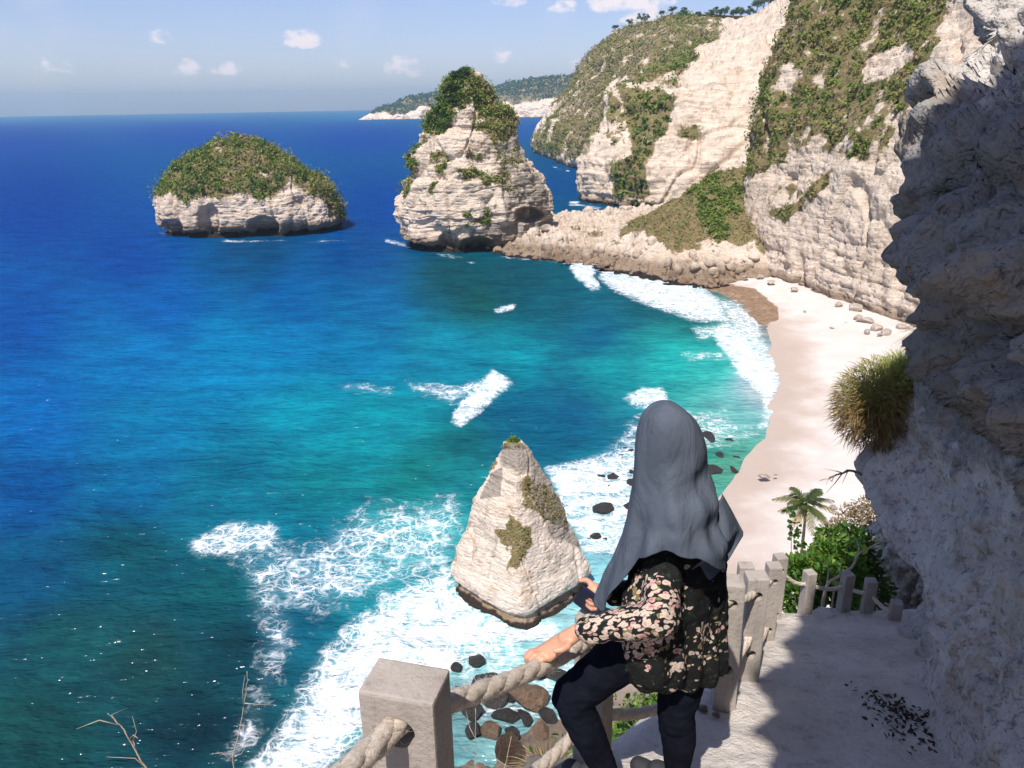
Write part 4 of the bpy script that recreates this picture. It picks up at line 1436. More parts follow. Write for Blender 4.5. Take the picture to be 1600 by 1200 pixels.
pq = at_y(500, 1190, 1.12)
p0 = h1[0] + (pq - h1[0]) * 4
rope([p0, h1[0] + np.array([0, -.0, 0]), h2[0], ha[0]], [.10, .035, .05], .029, 'thick pale rope running through the large post to the gripping hand', fuzz=14.0)
rope([p0 - np.array([0, 0, .4]), h1[1], h2[1], ha[1]], [.10, .10, .12], .024, 'lower pale rope below the handrail, passing behind the legs of the person')
rope([ha[0], hc[0]], [.03], .020, 'short upper rope between the two sunlit posts beside the floral shirt')
rope([ha[1] - np.array([0, 0, .0]), hc[1] + np.array([0, 0, .10])], [.05], .024, 'short lower rope slanting between the two sunlit posts beside the floral shirt')
rope([hc[0], hb_[0], hd[0], he[0]], [.02, .05, .04], .019, 'upper rope linking the sunlit posts towards the landing corner')
rope([hb_[0], hb_[0] + np.array([-.02, -.075, -.06]), hb_[0] + np.array([-.03, -.08, -.45])], [0, 0], .016, 'white rope end hanging straight down on the narrow set back post')
rope([hc[1], hd[1], he[1]], [.06, .05], .018, 'lower rope linking the sunlit posts towards the landing corner')
rope([he[0], hf[0], hg[0], hh[0], hi[0]], [.05, .04, .03, .03], .015, 'upper dark rope along the shaded landing fence')
rope([he[1] + np.array([0, 0, .05]), hf[1] + np.array([0, 0, .02]), hg[1], hh[1], hi[1]], [.13, .07, .05, .03], .015, 'lower dark rope sagging along the shaded landing fence')

# ------------------------------------------------------------------ the person
def pp(px, py, Y):
    return at_y(px, py, Y)


def skin_body(name, mb, mat, parent, voxel=.006, smooth=6, subd=0):
    o = mb.build(name, mat, parent)
    md = o.modifiers.new('r', 'REMESH')
    md.mode = 'VOXEL'
    md.voxel_size = voxel
    md2 = o.modifiers.new('s', 'SMOOTH')
    md2.iterations = smooth
    md2.factor = .5
    bake(o)
    o.data.polygons.foreach_set('use_smooth', np.ones(len(o.data.polygons), bool))
    return o


person = empty('person', (float(pp(1050, 1240, 2.2)[0]), 2.2, float(ground_z(.6, 2.2))))
bpy.context.view_layer.update()
PINV = person.matrix_world.inverted()
tag(person, 'person in grey blue headscarf and floral shirt leaning on the rope fence', 'person')


def adopt(o):
    o.parent = person
    o.matrix_parent_inverse = PINV
    return o


m, t, b = material('skin')
n = t.noise(t.pos(), 30, 4, .6)
t.put(b.inputs['Base Color'], t.ramp(n, [(.3, (.50, .25, .155)), (.7, (.58, .31, .20))]))
b.inputs['Roughness'].default_value = .5
b.inputs['Subsurface Weight'].default_value = .15
b.inputs['Subsurface Radius'].default_value = (.01, .004, .002)
t.put(b.inputs['Normal'], t.bump(t.noise(t.pos(), 220, 3, .6), .15, .003))
M['skin'] = m

Ls, Rs = pp(1036, 822, 2.16), pp(1096, 815, 2.26)
Lel, Lwr = pp(1032, 968, 1.95), pp(908, 984, 2.0)
Rel, Rwr = pp(1060, 930, 2.50), pp(946, 926, 2.33)
hipL, hipR = pp(1024, 985, 2.13), pp(1080, 990, 2.21)
knL, knR = pp(892, 1088, 2.12), pp(1056, 1112, 2.16)
gzL, gzR = ground_z(.30, 2.1) + .06, ground_z(.62, 2.22)
anL = pp(948, 1240, 2.10)
anL[2] = max(anL[2], gzL + .09)
anR = pp(1056, 1225, 2.2)
anR[2] = gzR + .09
head = pp(1046, 702, 2.155)
fd = np.array([-.62, .77, -.12])
fd /= np.linalg.norm(fd)
side = np.cross(fd, [0, 0, 1.0])
side /= np.linalg.norm(side)
upv = np.cross(side, fd)

mb = MB()
mb.sphere(head, (.075, .082, .108), 24, 16)
mb.sphere(head + fd * .03 - upv * .045, .056, 16, 12)                    # jaw
mb.capsule(head + fd * .083 + upv * .012, head + fd * .100 - upv * .018, .009, .013)   # nose
for s_ in (-1, 1):
    mb.sphere(head + side * .077 * s_ - fd * .005, (.014, .02, .03), 10, 8)    # ears
    mb.sphere(head + fd * .074 + side * .032 * s_ + upv * .018, .014, 10, 8)   # brows and eyes
    mb.sphere(head + fd * .066 + side * .035 * s_ - upv * .022, .022, 10, 8)   # cheeks
mb.capsule(head + fd * .088 - upv * .048 - side * .016, head + fd * .088 - upv * .048 + side * .016, .009, .009)   # lips
neck = (Ls + Rs) / 2 + np.array([0, 0, .03])
mb.capsule(head - upv * .08, neck, .052, .058)
chest = (Ls + Rs) / 2 - np.array([0, 0, .16])
belly = (hipL + hipR) / 2 + np.array([0, 0, .12])
mb.capsule(Ls, chest, .055, .10)
mb.capsule(Rs, chest, .055, .10)
mb.capsule(chest, belly, .115, .105)
mb.capsule(belly, hipL, .10, .10)
mb.capsule(belly, hipR, .10, .10)
mb.capsule(Ls, Lel, .045, .037)
mb.capsule(Lel, Lwr, .037, .025)
mb.capsule(Rs, Rel, .045, .037)
mb.capsule(Rel, Rwr, .037, .025)
for hp, kn, an in ((hipL, knL, anL), (hipR, knR, anR)):
    mb.capsule(hp, kn, .085, .053)
    mb.capsule(kn, kn * .6 + an * .4 + np.array([0, -.012, 0]), .053, .05)
    mb.capsule(kn * .6 + an * .4, an, .05, .034)
    toe = an + np.array([-.11, .09, -.06])
    mb.capsule(an - np.array([0, 0, .045]), toe, .034, .026)


def finger(base, mids, r0, r1):
    pts = [np.asarray(base)] + [np.asarray(q) for q in mids]
    rr = np.linspace(r0, r1, len(pts))
    for i in range(len(pts) - 1):
        mb.capsule(pts[i], pts[i + 1], rr[i], rr[i + 1], 10)


# left hand closed over the rope: the palm lies on top, the fingers go over the far side and curl under
rp = h1[0] + (h2[0] - h1[0]) * .63
rdir = (h2[0] - h1[0])
rdir /= np.linalg.norm(rdir)
rp = rp - np.array([0, 0, .032])
outw = np.cross(rdir, [0, 0, 1.0])
outw /= np.linalg.norm(outw)
if outw[0] > 0:
    outw = -outw                                   # towards the sea
up3 = np.array([0, 0, 1.0])
kn0 = rp + up3 * .043 + outw * .006
fdir = outw * .55 - rdir * .85
fdir /= np.linalg.norm(fdir)
pdir = outw * .85 + rdir * .55
pdir /= np.linalg.norm(pdir)
mb.capsule(Lwr, Lwr * .6 + kn0 * .4, .026, .028)
for k in range(4):
    a0 = kn0 + pdir * (.032 - .0205 * k) + fdir * (0, .006, .004, -.006)[k] - up3 * (.004, 0, 0, .006)[k]
    mb.capsule(Lwr * .7 + kn0 * .3 + pdir * (.014 - .009 * k), a0, .021, .0135, 10)
    ln = (.9, 1.0, .96, .82)[k]
    finger(a0, [a0 + fdir * .032 * ln - up3 * .006, a0 + fdir * .050 * ln - up3 * .026 * ln, a0 + fdir * .046 * ln - up3 * .050 * ln, a0 + fdir * .028 * ln - up3 * .062 * ln], .0112, .0082)
th0 = Lwr * .62 + kn0 * .38 - pdir * .022
finger(th0, [th0 - pdir * .020 + fdir * .022 - up3 * .012, th0 - pdir * .022 + fdir * .048 - up3 * .026, th0 - pdir * .014 + fdir * .066 - up3 * .034], .0135, .0095)
# right hand holding a phone
pc0 = pp(921, 930, 2.31)
mb.capsule(Rwr, pc0 + np.array([.02, 0, .02]), .025, .026)
for k in range(4):
    a0 = pc0 + np.array([.012, .012, .034 - .021 * k])
    finger(a0, [a0 + np.array([-.02, -.026, -.003]), a0 + np.array([-.008, -.044, -.006]), a0 + np.array([.014, -.046, -.006])], .0105, .0075)
    mb.capsule(pc0 + np.array([.03, .005, .012 - .006 * k]), a0, .018, .0125, 10)
finger(pc0 + np.array([.02, .01, .03]), [pc0 + np.array([-.008, .02, .05]), pc0 + np.array([-.032, .016, .052])], .012, .009)
body = adopt(skin_body('body', mb, M['skin'], None, .0042, 5))

# leggings
m, t, b = material('navy_leggings')
wp = t.pos()
t.put(b.inputs['Base Color'], t.ramp(t.noise(wp, 14, 4, .6), [(.3, (.004, .005, .009)), (.7, (.008, .0095, .017))]))
b.inputs['Roughness'].default_value = .95
b.inputs['Specular IOR Level'].default_value = .04
t.put(b.inputs['Normal'], t.bump(t.math('ADD', t.noise(t.scale3(wp, (14, 14, 40)), 1, 3, .5), t.math('MULTIPLY', t.noise(wp, 500, 2), .1)), .3, .012))
M['leggings'] = m
mb = MB()
pel = (hipL + hipR) / 2 + np.array([0, 0, .05])
mb.capsule(pel, hipL, .105, .10)
mb.capsule(pel, hipR, .105, .10)
mb.capsule(hipL, hipR, .10, .10)
for hp, kn, an in ((hipL, knL, anL), (hipR, knR, anR)):
    mb.capsule(hp, kn, .10, .069)
    cf = kn * .62 + an * .38 + np.array([.006, -.016, 0])
    mb.capsule(kn, cf, .068, .064)
    mb.capsule(cf, an + np.array([0, 0, .02]), .064, .045)
lg = skin_body('leggings', mb, M['leggings'], None, .007, 8)
V = np.zeros(len(lg.data.vertices) * 3, np.float32)
lg.data.vertices.foreach_get('co', V)
V = V.reshape(-1, 3).astype(float)
Nv = np.zeros(len(V) * 3, np.float32)
lg.data.vertices.foreach_get('normal', Nv)
wr = np.exp(-(np.linalg.norm(V - knL, axis=1) / .10) ** 2) + np.exp(-(np.linalg.norm(V - knR, axis=1) / .11) ** 2) + .8 * np.exp(-(np.linalg.norm(V - hipL, axis=1) / .16) ** 2) + .25
V += Nv.reshape(-1, 3) * (wr * (.007 * fbm(V * np.array([.45, .45, 1.5]) / .035, 3, 305) + .004 * fbm(V / .02, 2, 306)))[:, None]
lg.data.vertices.foreach_set('co', V.astype(np.float32).ravel())
adopt(lg)
mb = MB()
for an in (anL, anR):
    toe = an + np.array([-.125, .10, -.055])
    mb.capsule(an - np.array([-.02, .015, .045]), toe, .046, .036)
    mb.capsule(an - np.array([0, 0, .02]), (an + toe) / 2, .044, .04)
M['shoe'] = plain('shoe_fabric', (.03, .03, .034), .7)
adopt(skin_body('shoes', mb, M['shoe'], None, .006, 4))

# floral shirt
m, t, b = material('floral_print')
wp = t.pos()
dens = t.attr('dens')
wn = t.node('ShaderNodeTexNoise')
wn.inputs['Scale'].default_value = 26
t.put(wn.inputs['Vector'], wp)
wv = t.vmath('ADD', wp, t.scale3(wn.outputs['Color'], (.02, .02, .02)))
col = (.009, .010, .010, 1)
leafn = t.noise(wv, 55, 4, .6)
col = t.mix(t.math('MULTIPLY', t.sstep(leafn, .54, .66), .8), col, (.030, .036, .022, 1))
for sc_, rot, seed in ((34, .6, 0.0), (44, -.7, 3.7), (29, 1.5, 9.1)):
    mp = t.node('ShaderNodeMapping')
    mp.inputs['Rotation'].default_value = (rot, rot * .5, rot * 1.7)
    mp.inputs['Scale'].default_value = (1.0, 2.5, 1.4)
    mp.inputs['Location'].default_value = (seed, seed, seed)
    t.put(mp.inputs['Vector'], wv)
    vn = t.node('ShaderNodeTexVoronoi')
    vn.inputs['Scale'].default_value = sc_
    t.put(vn.inputs['Vector'], mp.outputs[0])
    hs = t.node('ShaderNodeSeparateColor')
    t.put(hs.inputs[0], vn.outputs['Color'])
    pet = t.sstep(vn.outputs['Distance'], .50, .38)
    on = t.math('LESS_THAN', hs.outputs[0], t.math('MULTIPLY', dens, .68))
    pc = t.mix(t.sstep(vn.outputs['Distance'], .36, .05), (.50, .40, .33, 1), (.36, .25, .20, 1))
    pinkc = t.mix(t.sstep(vn.outputs['Distance'], .4, .05), (.46, .28, .25, 1), (.33, .10, .10, 1))
    pc = t.mix(t.math('GREATER_THAN', hs.outputs[1], .78), pc, pinkc)
    pc = t.mix(t.math('LESS_THAN', hs.outputs[2], .12), pc, (.15, .13, .05, 1))
    col = t.mix(t.math('MULTIPLY', pet, on), col, pc)
t.put(b.inputs['Base Color'], col)
b.inputs['Roughness'].default_value = .8
b.inputs['Specular IOR Level'].default_value = .15
t.put(b.inputs['Normal'], t.bump(t.noise(t.scale3(wp, (22, 22, 12)), 1, 4, .55), .5, .02))
M['shirt'] = m
mb = MB()
wL, wR = pp(1022, 935, 2.11), pp(1090, 935, 2.24)
hL, hR = pp(1020, 1018, 2.12), pp(1080, 1024, 2.22)
mb.capsule(Ls, wL, .075, .100)
mb.capsule(Rs, wR, .075, .100)
mb.capsule(Ls, Rs, .075, .075)
mb.capsule((Ls + Rs) / 2 - up3 * .1, (wL + wR) / 2, .115, .12)
mb.capsule(wL, hL, .105, .13)
mb.capsule(wR, hR, .105, .125)
mb.capsule(hL, hR, .13, .125)
mb.capsule((wL + wR) / 2, (hL + hR) / 2, .12, .13)
mb.capsule(Ls, Lel, .068, .060)
mb.capsule(Lel, Lel * .35 + Lwr * .65, .060, .050)
mb.capsule(Lel * .35 + Lwr * .65, Lwr + (Lel - Lwr) * .10, .052, .044)
mb.capsule(Rs, Rel, .072, .062)
mb.capsule(Rel, Rwr + (Rel - Rwr) * .12, .060, .044)
sh = skin_body('shirt', mb, M['shirt'], None, .0075, 8)
V = np.zeros(len(sh.data.vertices) * 3, np.float32)
sh.data.vertices.foreach_get('co', V)
V = V.reshape(-1, 3).astype(float)
Nv = np.zeros(len(V) * 3, np.float32)
sh.data.vertices.foreach_get('normal', Nv)
Nv = Nv.reshape(-1, 3)
qx, qy, _ = project(V)
torso = sm(qx, 985, 1040)
V += Nv * (0.010 * fbm(V * np.array([1, 1, .5]) / .07, 3, 301) + .006 * fbm(V / .03, 2, 302) + .010 * np.sin(V[:, 0] * 60 + V[:, 1] * 50) * sm(qy, 960, 1050) * torso)[:, None]
dens = np.maximum(soft(qx, qy, [(895, 960), (985, 935), (990, 895), (1050, 905), (1068, 950), (1050, 1000), (1010, 1035), (940, 1015), (900, 1000)], 8) * (V[:, 1] < 2.12),
                  soft(qx, qy, [(1055, 1010), (1090, 980), (1130, 965), (1140, 1000), (1110, 1040), (1050, 1062)], 10) * .5)
dens = np.maximum(dens, .04)
sh.data.vertices.foreach_set('co', V.astype(np.float32).ravel())
# open the shirt below the hem: trim what lies under it
hem = pp(1060, 1052, 2.18)[2]
bm = bmesh.new()
bm.from_mesh(sh.data)
dl = bm.verts.layers.float.new('dens')
for v, dv in zip(bm.verts, dens):
    v[dl] = dv
bmesh.ops.delete(bm, geom=[v for v in bm.verts if v.co.z < hem + .012 * math.sin(v.co.x * 24 + v.co.y * 19)], context='VERTS')
bm.to_mesh(sh.data)
bm.free()
md = sh.modifiers.new('t', 'SOLIDIFY')
md.thickness = .003
bake(sh)
adopt(sh)

# headscarf
m, t, b = material('grey_blue_scarf')
wp = t.pos()
t.put(b.inputs['Base Color'], t.ramp(t.noise(wp, 9, 4, .5), [(.3, (.068, .083, .106)), (.7, (.084, .101, .128))]))
b.inputs['Roughness'].default_value = .8
b.inputs['Specular IOR Level'].default_value = .2
wv2 = t.math('MULTIPLY', t.math('SINE', t.math('MULTIPLY', t.vmath('DOT_PRODUCT', wp, (1.0, .3, .2)), 2600)), t.math('SINE', t.math('MULTIPLY', t.vmath('DOT_PRODUCT', wp, (.1, .2, 1.0)), 2600)))
cre = t.noise(t.scale3(wp, (16, 16, 6)), 1.0, 4, .55, .6)
t.put(b.inputs['Normal'], t.bump(wv2, .12, .0006, t.bump(cre, .55, .03)))
M['scarf'] = m
RW = np.array([(628, 1038, 1044, 2.155, .012), (633, 1024, 1058, 2.155, .045), (642, 1012, 1070, 2.155, .072), (656, 1002, 1084, 2.155, .094), (675, 996, 1094, 2.155, .108), (700, 993, 1101, 2.155, .115), (725, 992, 1104, 2.157, .117), (750, 990, 1108, 2.16, .126),
               (775, 987, 1112, 2.163, .145), (800, 983, 1117, 2.165, .165), (825, 978, 1121, 2.168, .178), (850, 971, 1125, 2.17, .198), (875, 962, 1127, 2.17, .205), (900, 952, 1127, 2.172, .20), (930, 941, 1124, 2.175, .18), (965, 934, 1120, 2.178, .172)])
nth, nvv = 200, 130
th = np.linspace(-np.pi, np.pi, nth, endpoint=False)
hemy = np.interp(np.degrees(th), [-180, -165, -150, -138, -120, -100, -80, -60, -40, -20, 0, 40, 90, 130, 180], [955, 945, 915, 872, 862, 867, 876, 885, 892, 894, 888, 880, 920, 950, 955])
vv = np.linspace(0, 1, nvv) ** .8
PY = 628 + (hemy - 628)[None] * vv[:, None]
ip = lambda k: smooth_interp(np.clip(PY, 628, 965).ravel(), RW[:, 0], RW[:, k:k + 1])[:, 0].reshape(PY.shape)
xl_, xr_, cy_, hd_ = ip(1), ip(2), ip(3), ip(4)
cxp = (xl_ + xr_) / 2
flat = np.array([[at_y(cxp[i, j], PY[i, j], cy_[i, j]) for j in range(nth)] for i in range(nvv)])
edge = np.array([[at_y(xr_[i, j], PY[i, j], cy_[i, j])[0] for j in range(nth)] for i in range(nvv)])
hw_ = edge - flat[..., 0]
G = np.zeros((nvv, nth, 3))
ct, st = np.cos(th)[None], np.sin(th)[None]
G[..., 0] = flat[..., 0] + hw_ * np.sign(ct) * np.abs(ct) ** .92
G[..., 1] = cy_ + hd_ * np.sign(st) * np.abs(st) ** .92
G[..., 2] = flat[..., 2]
gro = sm(vv, .35, 1)[:, None]
fold = gro * (.012 * np.sin(5 * th[None] + 5 * vv[:, None] + 1) + .008 * np.sin(11 * th[None] - 6 * vv[:, None])) + .022 * gro * fbm(G * np.array([1, 1, .4]) / .09, 3, 311)
# a soft diagonal drape from the crown towards the right shoulder
drape = .014 * np.sin((PY - 640) / 14 + th[None] * 3.2) * sm(PY, 700, 760) * (1 - sm(PY, 840, 890)) * np.exp(-((th[None] + .9) / .7) ** 2)
fold = fold + drape + .010 * np.exp(-((th[None] + 2.75) / .22) ** 2) * sm(PY, 660, 720)
G[..., 2] = np.where(G[..., 1] < cy_, CAMZ + (G[..., 2] - CAMZ) * G[..., 1] / cy_, G[..., 2])
rad_ = np.stack([np.broadcast_to(ct, PY.shape), np.broadcast_to(st, PY.shape), PY * 0], -1)
G = G + rad_ * fold[..., None]
G[..., 2] += .004 * gro * np.sin(th[None] * 9)
F = grid_faces(nvv, nth, True)
fa = math.atan2(fd[1], fd[0])
cj = th[F[:, 0] % nth]
ci = PY.ravel()[F[:, 0]]
faceopen = (np.abs((cj - fa + np.pi) % (2 * np.pi) - np.pi) < .62 * np.sqrt(np.clip(1 - ((ci - 705) / 48) ** 2, 0, 1)))
F = F[~faceopen]
# free corner blowing out on the right
nu_, nw_ = 26, 26
Aln = np.array([(1098, 770, 2.10), (1108, 800, 2.085), (1112, 835, 2.075), (1100, 865, 2.065), (1078, 884, 2.06)])
Bln = np.array([(1128, 772, 2.20), (1146, 800, 2.18), (1166, 835, 2.14), (1140, 866, 2.10), (1108, 897, 2.07)])
u_ = np.linspace(0, 1, nu_)
ki = np.linspace(0, 1, 5)
fl = []
for u in u_:
    a_ = np.array([np.interp(u, ki, Aln[:, k]) for k in range(3)])
    b_ = np.array([np.interp(u, ki, Bln[:, k]) for k in range(3)])
    for q in np.linspace(0, 1, nw_):
        c_ = a_ * (1 - q) + b_ * q
        p_ = at_y(*c_)
        p_[1] += .022 * math.sin(q * 6 + u * 5) - .03 * math.sin(math.pi * q) * (1 - u)
        p_[2] += .010 * math.sin(q * 9 + u * 3) * q
        fl.append(p_)
fl = np.array(fl)
Vs = np.concatenate([G.reshape(-1, 3), fl])
F2 = grid_faces(nu_, nw_) + nvv * nth
Vs = np.concatenate([Vs, [G[0].mean(0) + np.array([0, 0, .002])]])
F3 = np.array([[len(Vs) - 1, (j + 1) % nth, j] for j in range(nth)])
sc = mesh_np('headscarf', Vs, [F, F2, F3], M['scarf'], None)
md = sc.modifiers.new('t', 'SOLIDIFY')
md.thickness = .0025
md.offset = 1
bake(sc)
adopt(sc)

# phone in the right hand
bm = bmesh.new()
bmesh.ops.create_cube(bm, size=1)
bmesh.ops.scale(bm, vec=(.009, .072, .15), verts=bm.verts)
bmesh.ops.bevel(bm, geom=list(bm.edges), offset=.003, segments=2, affect='EDGES')
me = bpy.data.meshes.new('phone')
bm.to_mesh(me)
bm.free()
me.materials.append(plain('phone_case', (.012, .018, .05), .35, .1, 5))
ph = link(bpy.data.objects.new('phone', me))
ph.location = pc0 + np.array([-.012, -.010, -.012])
ph.rotation_euler = (.5, -.35, .9)
tag(ph, 'dark blue phone held in the right hand above the rope', 'phone')

# ------------------------------------------------------------------ plants close by
def leaf_mesh(name, centres, dirs, size, mat, parent, tint, rng, wide=.55, curl=.15):
    """pointed oval leaves, six-sided with a fold"""
    n = len(centres)
    t_ = dirs / (np.linalg.norm(dirs, axis=1, keepdims=True) + 1e-9)
    r_ = rng.normal(size=(n, 3))
    r_[:, 2] = np.abs(r_[:, 2]) + .4
    s_ = np.cross(t_, r_)
    s_ /= np.linalg.norm(s_, axis=1, keepdims=True) + 1e-9
    nr_ = np.cross(s_, t_)
    sz = (size * rng.uniform(.65, 1.3, n))[:, None]
    prof = [(0, 0, 0), (.3, .5, .1), (.65, .45, .08), (1, 0, -.12), (.65, -.45, .08), (.3, -.5, .1)]
    V = np.stack([centres + t_ * sz * a + s_ * sz * b_ * wide * 1.0 + nr_ * sz * c_ * curl / .15 for a, b_, c_ in prof], 1)
    i = np.arange(n)[:, None] * 6
    F = np.concatenate([i + np.array([[0, 1, 2, 3]]), i + np.array([[0, 3, 4, 5]])], 0)
    return mesh_np(name, V.reshape(-1, 3), F, mat, parent, {'tint': np.repeat(tint, 6)}, smooth=False)


M['bush'] = leaf_material('bush_leaves', [(0, (.02, .05, .012)), (.4, (.05, .13, .018)), (.75, (.11, .22, .03)), (1, (.24, .30, .05))], .35, .45)
M['grass'] = leaf_material('grass_blades', [(0, (.16, .085, .04)), (.3, (.30, .19, .08)), (.55, (.34, .31, .09)), (.8, (.28, .36, .07)), (1, (.42, .46, .14))], .25, .6)
M['drygrass'] = leaf_material('dry_grass_blades', [(0, (.13, .09, .05)), (.5, (.30, .22, .12)), (1, (.45, .37, .24))], .2, .7)
M['deadwood'] = plain('dead_wood', (.38, .31, .24), .9, .3, 20, .5, 60, .004)
M['litter'] = leaf_material('leaf_litter', [(0, (.02, .017, .014)), (1, (.09, .07, .05))], .05, .9)
rng = np.random.default_rng(21)


def bush(name, centres, radii, nleaf, size, label, mat, tint0, base, group=None, stems=8, wide=.6):
    root = empty(name, base)
    bpy.context.view_layer.update()
    inv = root.matrix_world.inverted()
    P_, D_, Tn = [], [], []
    for c_, r_ in zip(centres, radii):
        k = int(nleaf * r_ ** 2 / sum(q ** 2 for q in radii))
        d_ = rng.normal(size=(k, 3))
        d_ /= np.linalg.norm(d_, axis=1, keepdims=True)
        rr = r_ * rng.uniform(.45, 1.05, (k, 1))
        P_.append(np.asarray(c_) + d_ * rr)
        D_.append(d_ + rng.normal(size=(k, 3)) * .6 + np.array([0, 0, .2]))
        Tn.append(np.clip(tint0 + rng.normal(0, .2, k) + rng.normal(0, .1), 0, 1))
    lo = leaf_mesh('leaves', np.concatenate(P_), np.concatenate(D_), size, mat, root, np.concatenate(Tn), rng, wide)
    lo.matrix_parent_inverse = inv
    lo['kind'] = 'stuff'
    mb = MB()
    for k in range(stems):
        e_ = np.asarray(centres[k % len(centres)]) + rng.normal(size=3) * radii[k % len(centres)] * .4
        s_ = np.asarray(base) + rng.normal(size=3) * np.array([.08, .08, 0]) * radii[0] * 4
        md_ = (s_ + e_) / 2 + rng.normal(size=3) * radii[0] * .2
        tt = np.linspace(0, 1, 9)[:, None]
        mb.tube((1 - tt) ** 2 * s_ + 2 * tt * (1 - tt) * md_ + tt ** 2 * e_, np.linspace(.035, .008, 9) * radii[0] * 1.6, 6)
    so = mb.build('stem', M['bark'], root)
    so.matrix_parent_inverse = inv
    tag(root, label, 'bush', group)
    return root


def gp(px, py, Y, dz=0.0):
    p = at_y(px, py, Y)
    p[2] += dz
    return p


bush('leafy_bush', [gp(1270, 900, 6.2), gp(1250, 935, 6.0), gp(1292, 872, 6.5), gp(1320, 905, 6.6), gp(1295, 845, 6.9), gp(1300, 945, 6.1), gp(1245, 895, 6.2)], [.23, .2, .19, .24, .14, .22, .15], 3400, .062,
     'glossy green leafy bush behind the landing fence', M['bush'], .52, (float(gp(1285, 960, 6.4)[0]), 6.4, ground_z(float(gp(1285, 960, 6.4)[0]), 6.4)))
bush('leafy_bush', [gp(1330, 880, 7.4), gp(1350, 920, 7.2), gp(1335, 850, 7.6)], [.3, .28, .22], 1500, .07,
     'dark shaded bush between the green bush and the blue grey buttress', M['bush'], .15, (float(gp(1345, 960, 7.4)[0]), 7.4, ground_z(float(gp(1345, 960, 7.4)[0]), 7.4)))  # leaves tinted dark to paint the deep shade under the overhang
bush('dry_bush', [gp(1330, 818, 9.3), gp(1355, 808, 9.6), gp(1310, 832, 9.1), gp(1372, 800, 9.8)], [.26, .28, .2, .26], 2600, .055,
     'dry brown scrub mound above the dark bush, below the grass tuft ledge', M['drygrass'], .35, (float(gp(1345, 900, 9.4)[0]), 9.4, 42.0), wide=.25)
bush('sea_shrub', [gp(1240, 822, 6.8), gp(1236, 800, 6.8), gp(1246, 845, 6.7)], [.07, .05, .07], 60, .05,
     'thin shrub with few round dark leaves standing against the sand', M['bush'], .12, (float(gp(1248, 900, 6.8)[0]), 6.8, 44.6), stems=4, wide=.9)

# crooked bare sapling in front of the bush
root = empty('sapling', gp(1286, 975, 5.4))
bpy.context.view_layer.update()
inv = root.matrix_world.inverted()
mb = MB()


def limb(pts, r0, r1):
    pts = np.array(pts)
    s = np.linspace(0, 1, len(pts))
    q = np.linspace(0, 1, len(pts) * 6)
    mb.tube(smooth_interp(q, s, pts), np.linspace(r0, r1, len(q)), 7)


limb([gp(1286, 985, 5.4), gp(1285, 950, 5.4), gp(1292, 915, 5.35), gp(1315, 898, 5.3), gp(1332, 885, 5.3), gp(1340, 868, 5.3), gp(1355, 858, 5.25), gp(1378, 846, 5.2)], .017, .006)
limb([gp(1332, 885, 5.3), gp(1340, 868, 5.32), gp(1342, 855, 5.35), gp(1337, 843, 5.4)], .008, .003)
limb([gp(1292, 915, 5.35), gp(1294, 890, 5.4), gp(1291, 875, 5.45)], .007, .003)
limb([gp(1312, 900, 5.3), gp(1314, 885, 5.3), gp(1313, 876, 5.3)], .006, .003)
limb([gp(1304, 985, 5.5), gp(1300, 950, 5.5), gp(1303, 925, 5.5), gp(1318, 920, 5.5)], .012, .004)
o = mb.build('trunk', M['deadwood'], root)
o.matrix_parent_inverse = inv
cs = np.array([gp(a, b_, 5.2) + rng.normal(size=3) * .02 for a, b_ in [(1362, 846), (1368, 840), (1376, 846), (1380, 852), (1345, 868), (1340, 872), (1352, 925), (1346, 928), (1340, 924), (1312, 918), (1310, 925), (1356, 920)]])
for c_ in cs:
    o = leaf_mesh('leaf', c_[None], rng.normal(size=(1, 3)), np.array([.075]), M['bush'], root, np.full(1, .95), rng, .7)
    o.matrix_parent_inverse = inv
tag(root, 'crooked bare sapling with a few bright leaves crossing the landing fence', 'sapling')


def blades(name, base, dirs, length, width, mat, tint, rng, droop=.35, parent=None, seg=4):
    n = len(base)
    d_ = dirs / np.linalg.norm(dirs, axis=1, keepdims=True)
    s_ = np.cross(d_, rng.normal(size=(n, 3)))
    s_ /= np.linalg.norm(s_, axis=1, keepdims=True)
    L_ = length * rng.uniform(.5, 1.25, n)
    V = []
    for k in range(seg + 1):
        q = k / seg
        c_ = base + d_ * (L_ * q)[:, None]
        c_[:, 2] -= droop * L_ * q * q
        w_ = width * (1 - q) ** .7 + .0002
        V += [c_ - s_ * w_, c_ + s_ * w_]
    V = np.stack(V, 1)
    i = np.arange(n)[:, None] * (2 * (seg + 1))
    F = np.concatenate([i + np.array([[2 * k, 2 * k + 1, 2 * k + 3, 2 * k + 2]]) for k in range(seg)], 0)
    return mesh_np(name, V.reshape(-1, 3), F, mat, parent, {'tint': np.repeat(tint, 2 * (seg + 1))}, smooth=False)


def tuft(c, r3, n, length, width, mat, t0, label, droop=.3, upb=.3, name='grass_tuft', tz=0.0):
    d_ = rng.normal(size=(n, 3))
    d_ /= np.linalg.norm(d_, axis=1, keepdims=True)
    base = np.asarray(c) + d_ * np.asarray(r3) * rng.uniform(.02, .9, (n, 1))
    tn = np.clip(t0 + rng.normal(0, .17, n) + tz * d_[:, 2], 0, 1)
    o = blades(name, base, d_ + rng.normal(size=(n, 3)) * .45 + np.array([0, 0, upb]), length, width, mat, tn, rng, droop)
    return tag(o, label, 'grass')


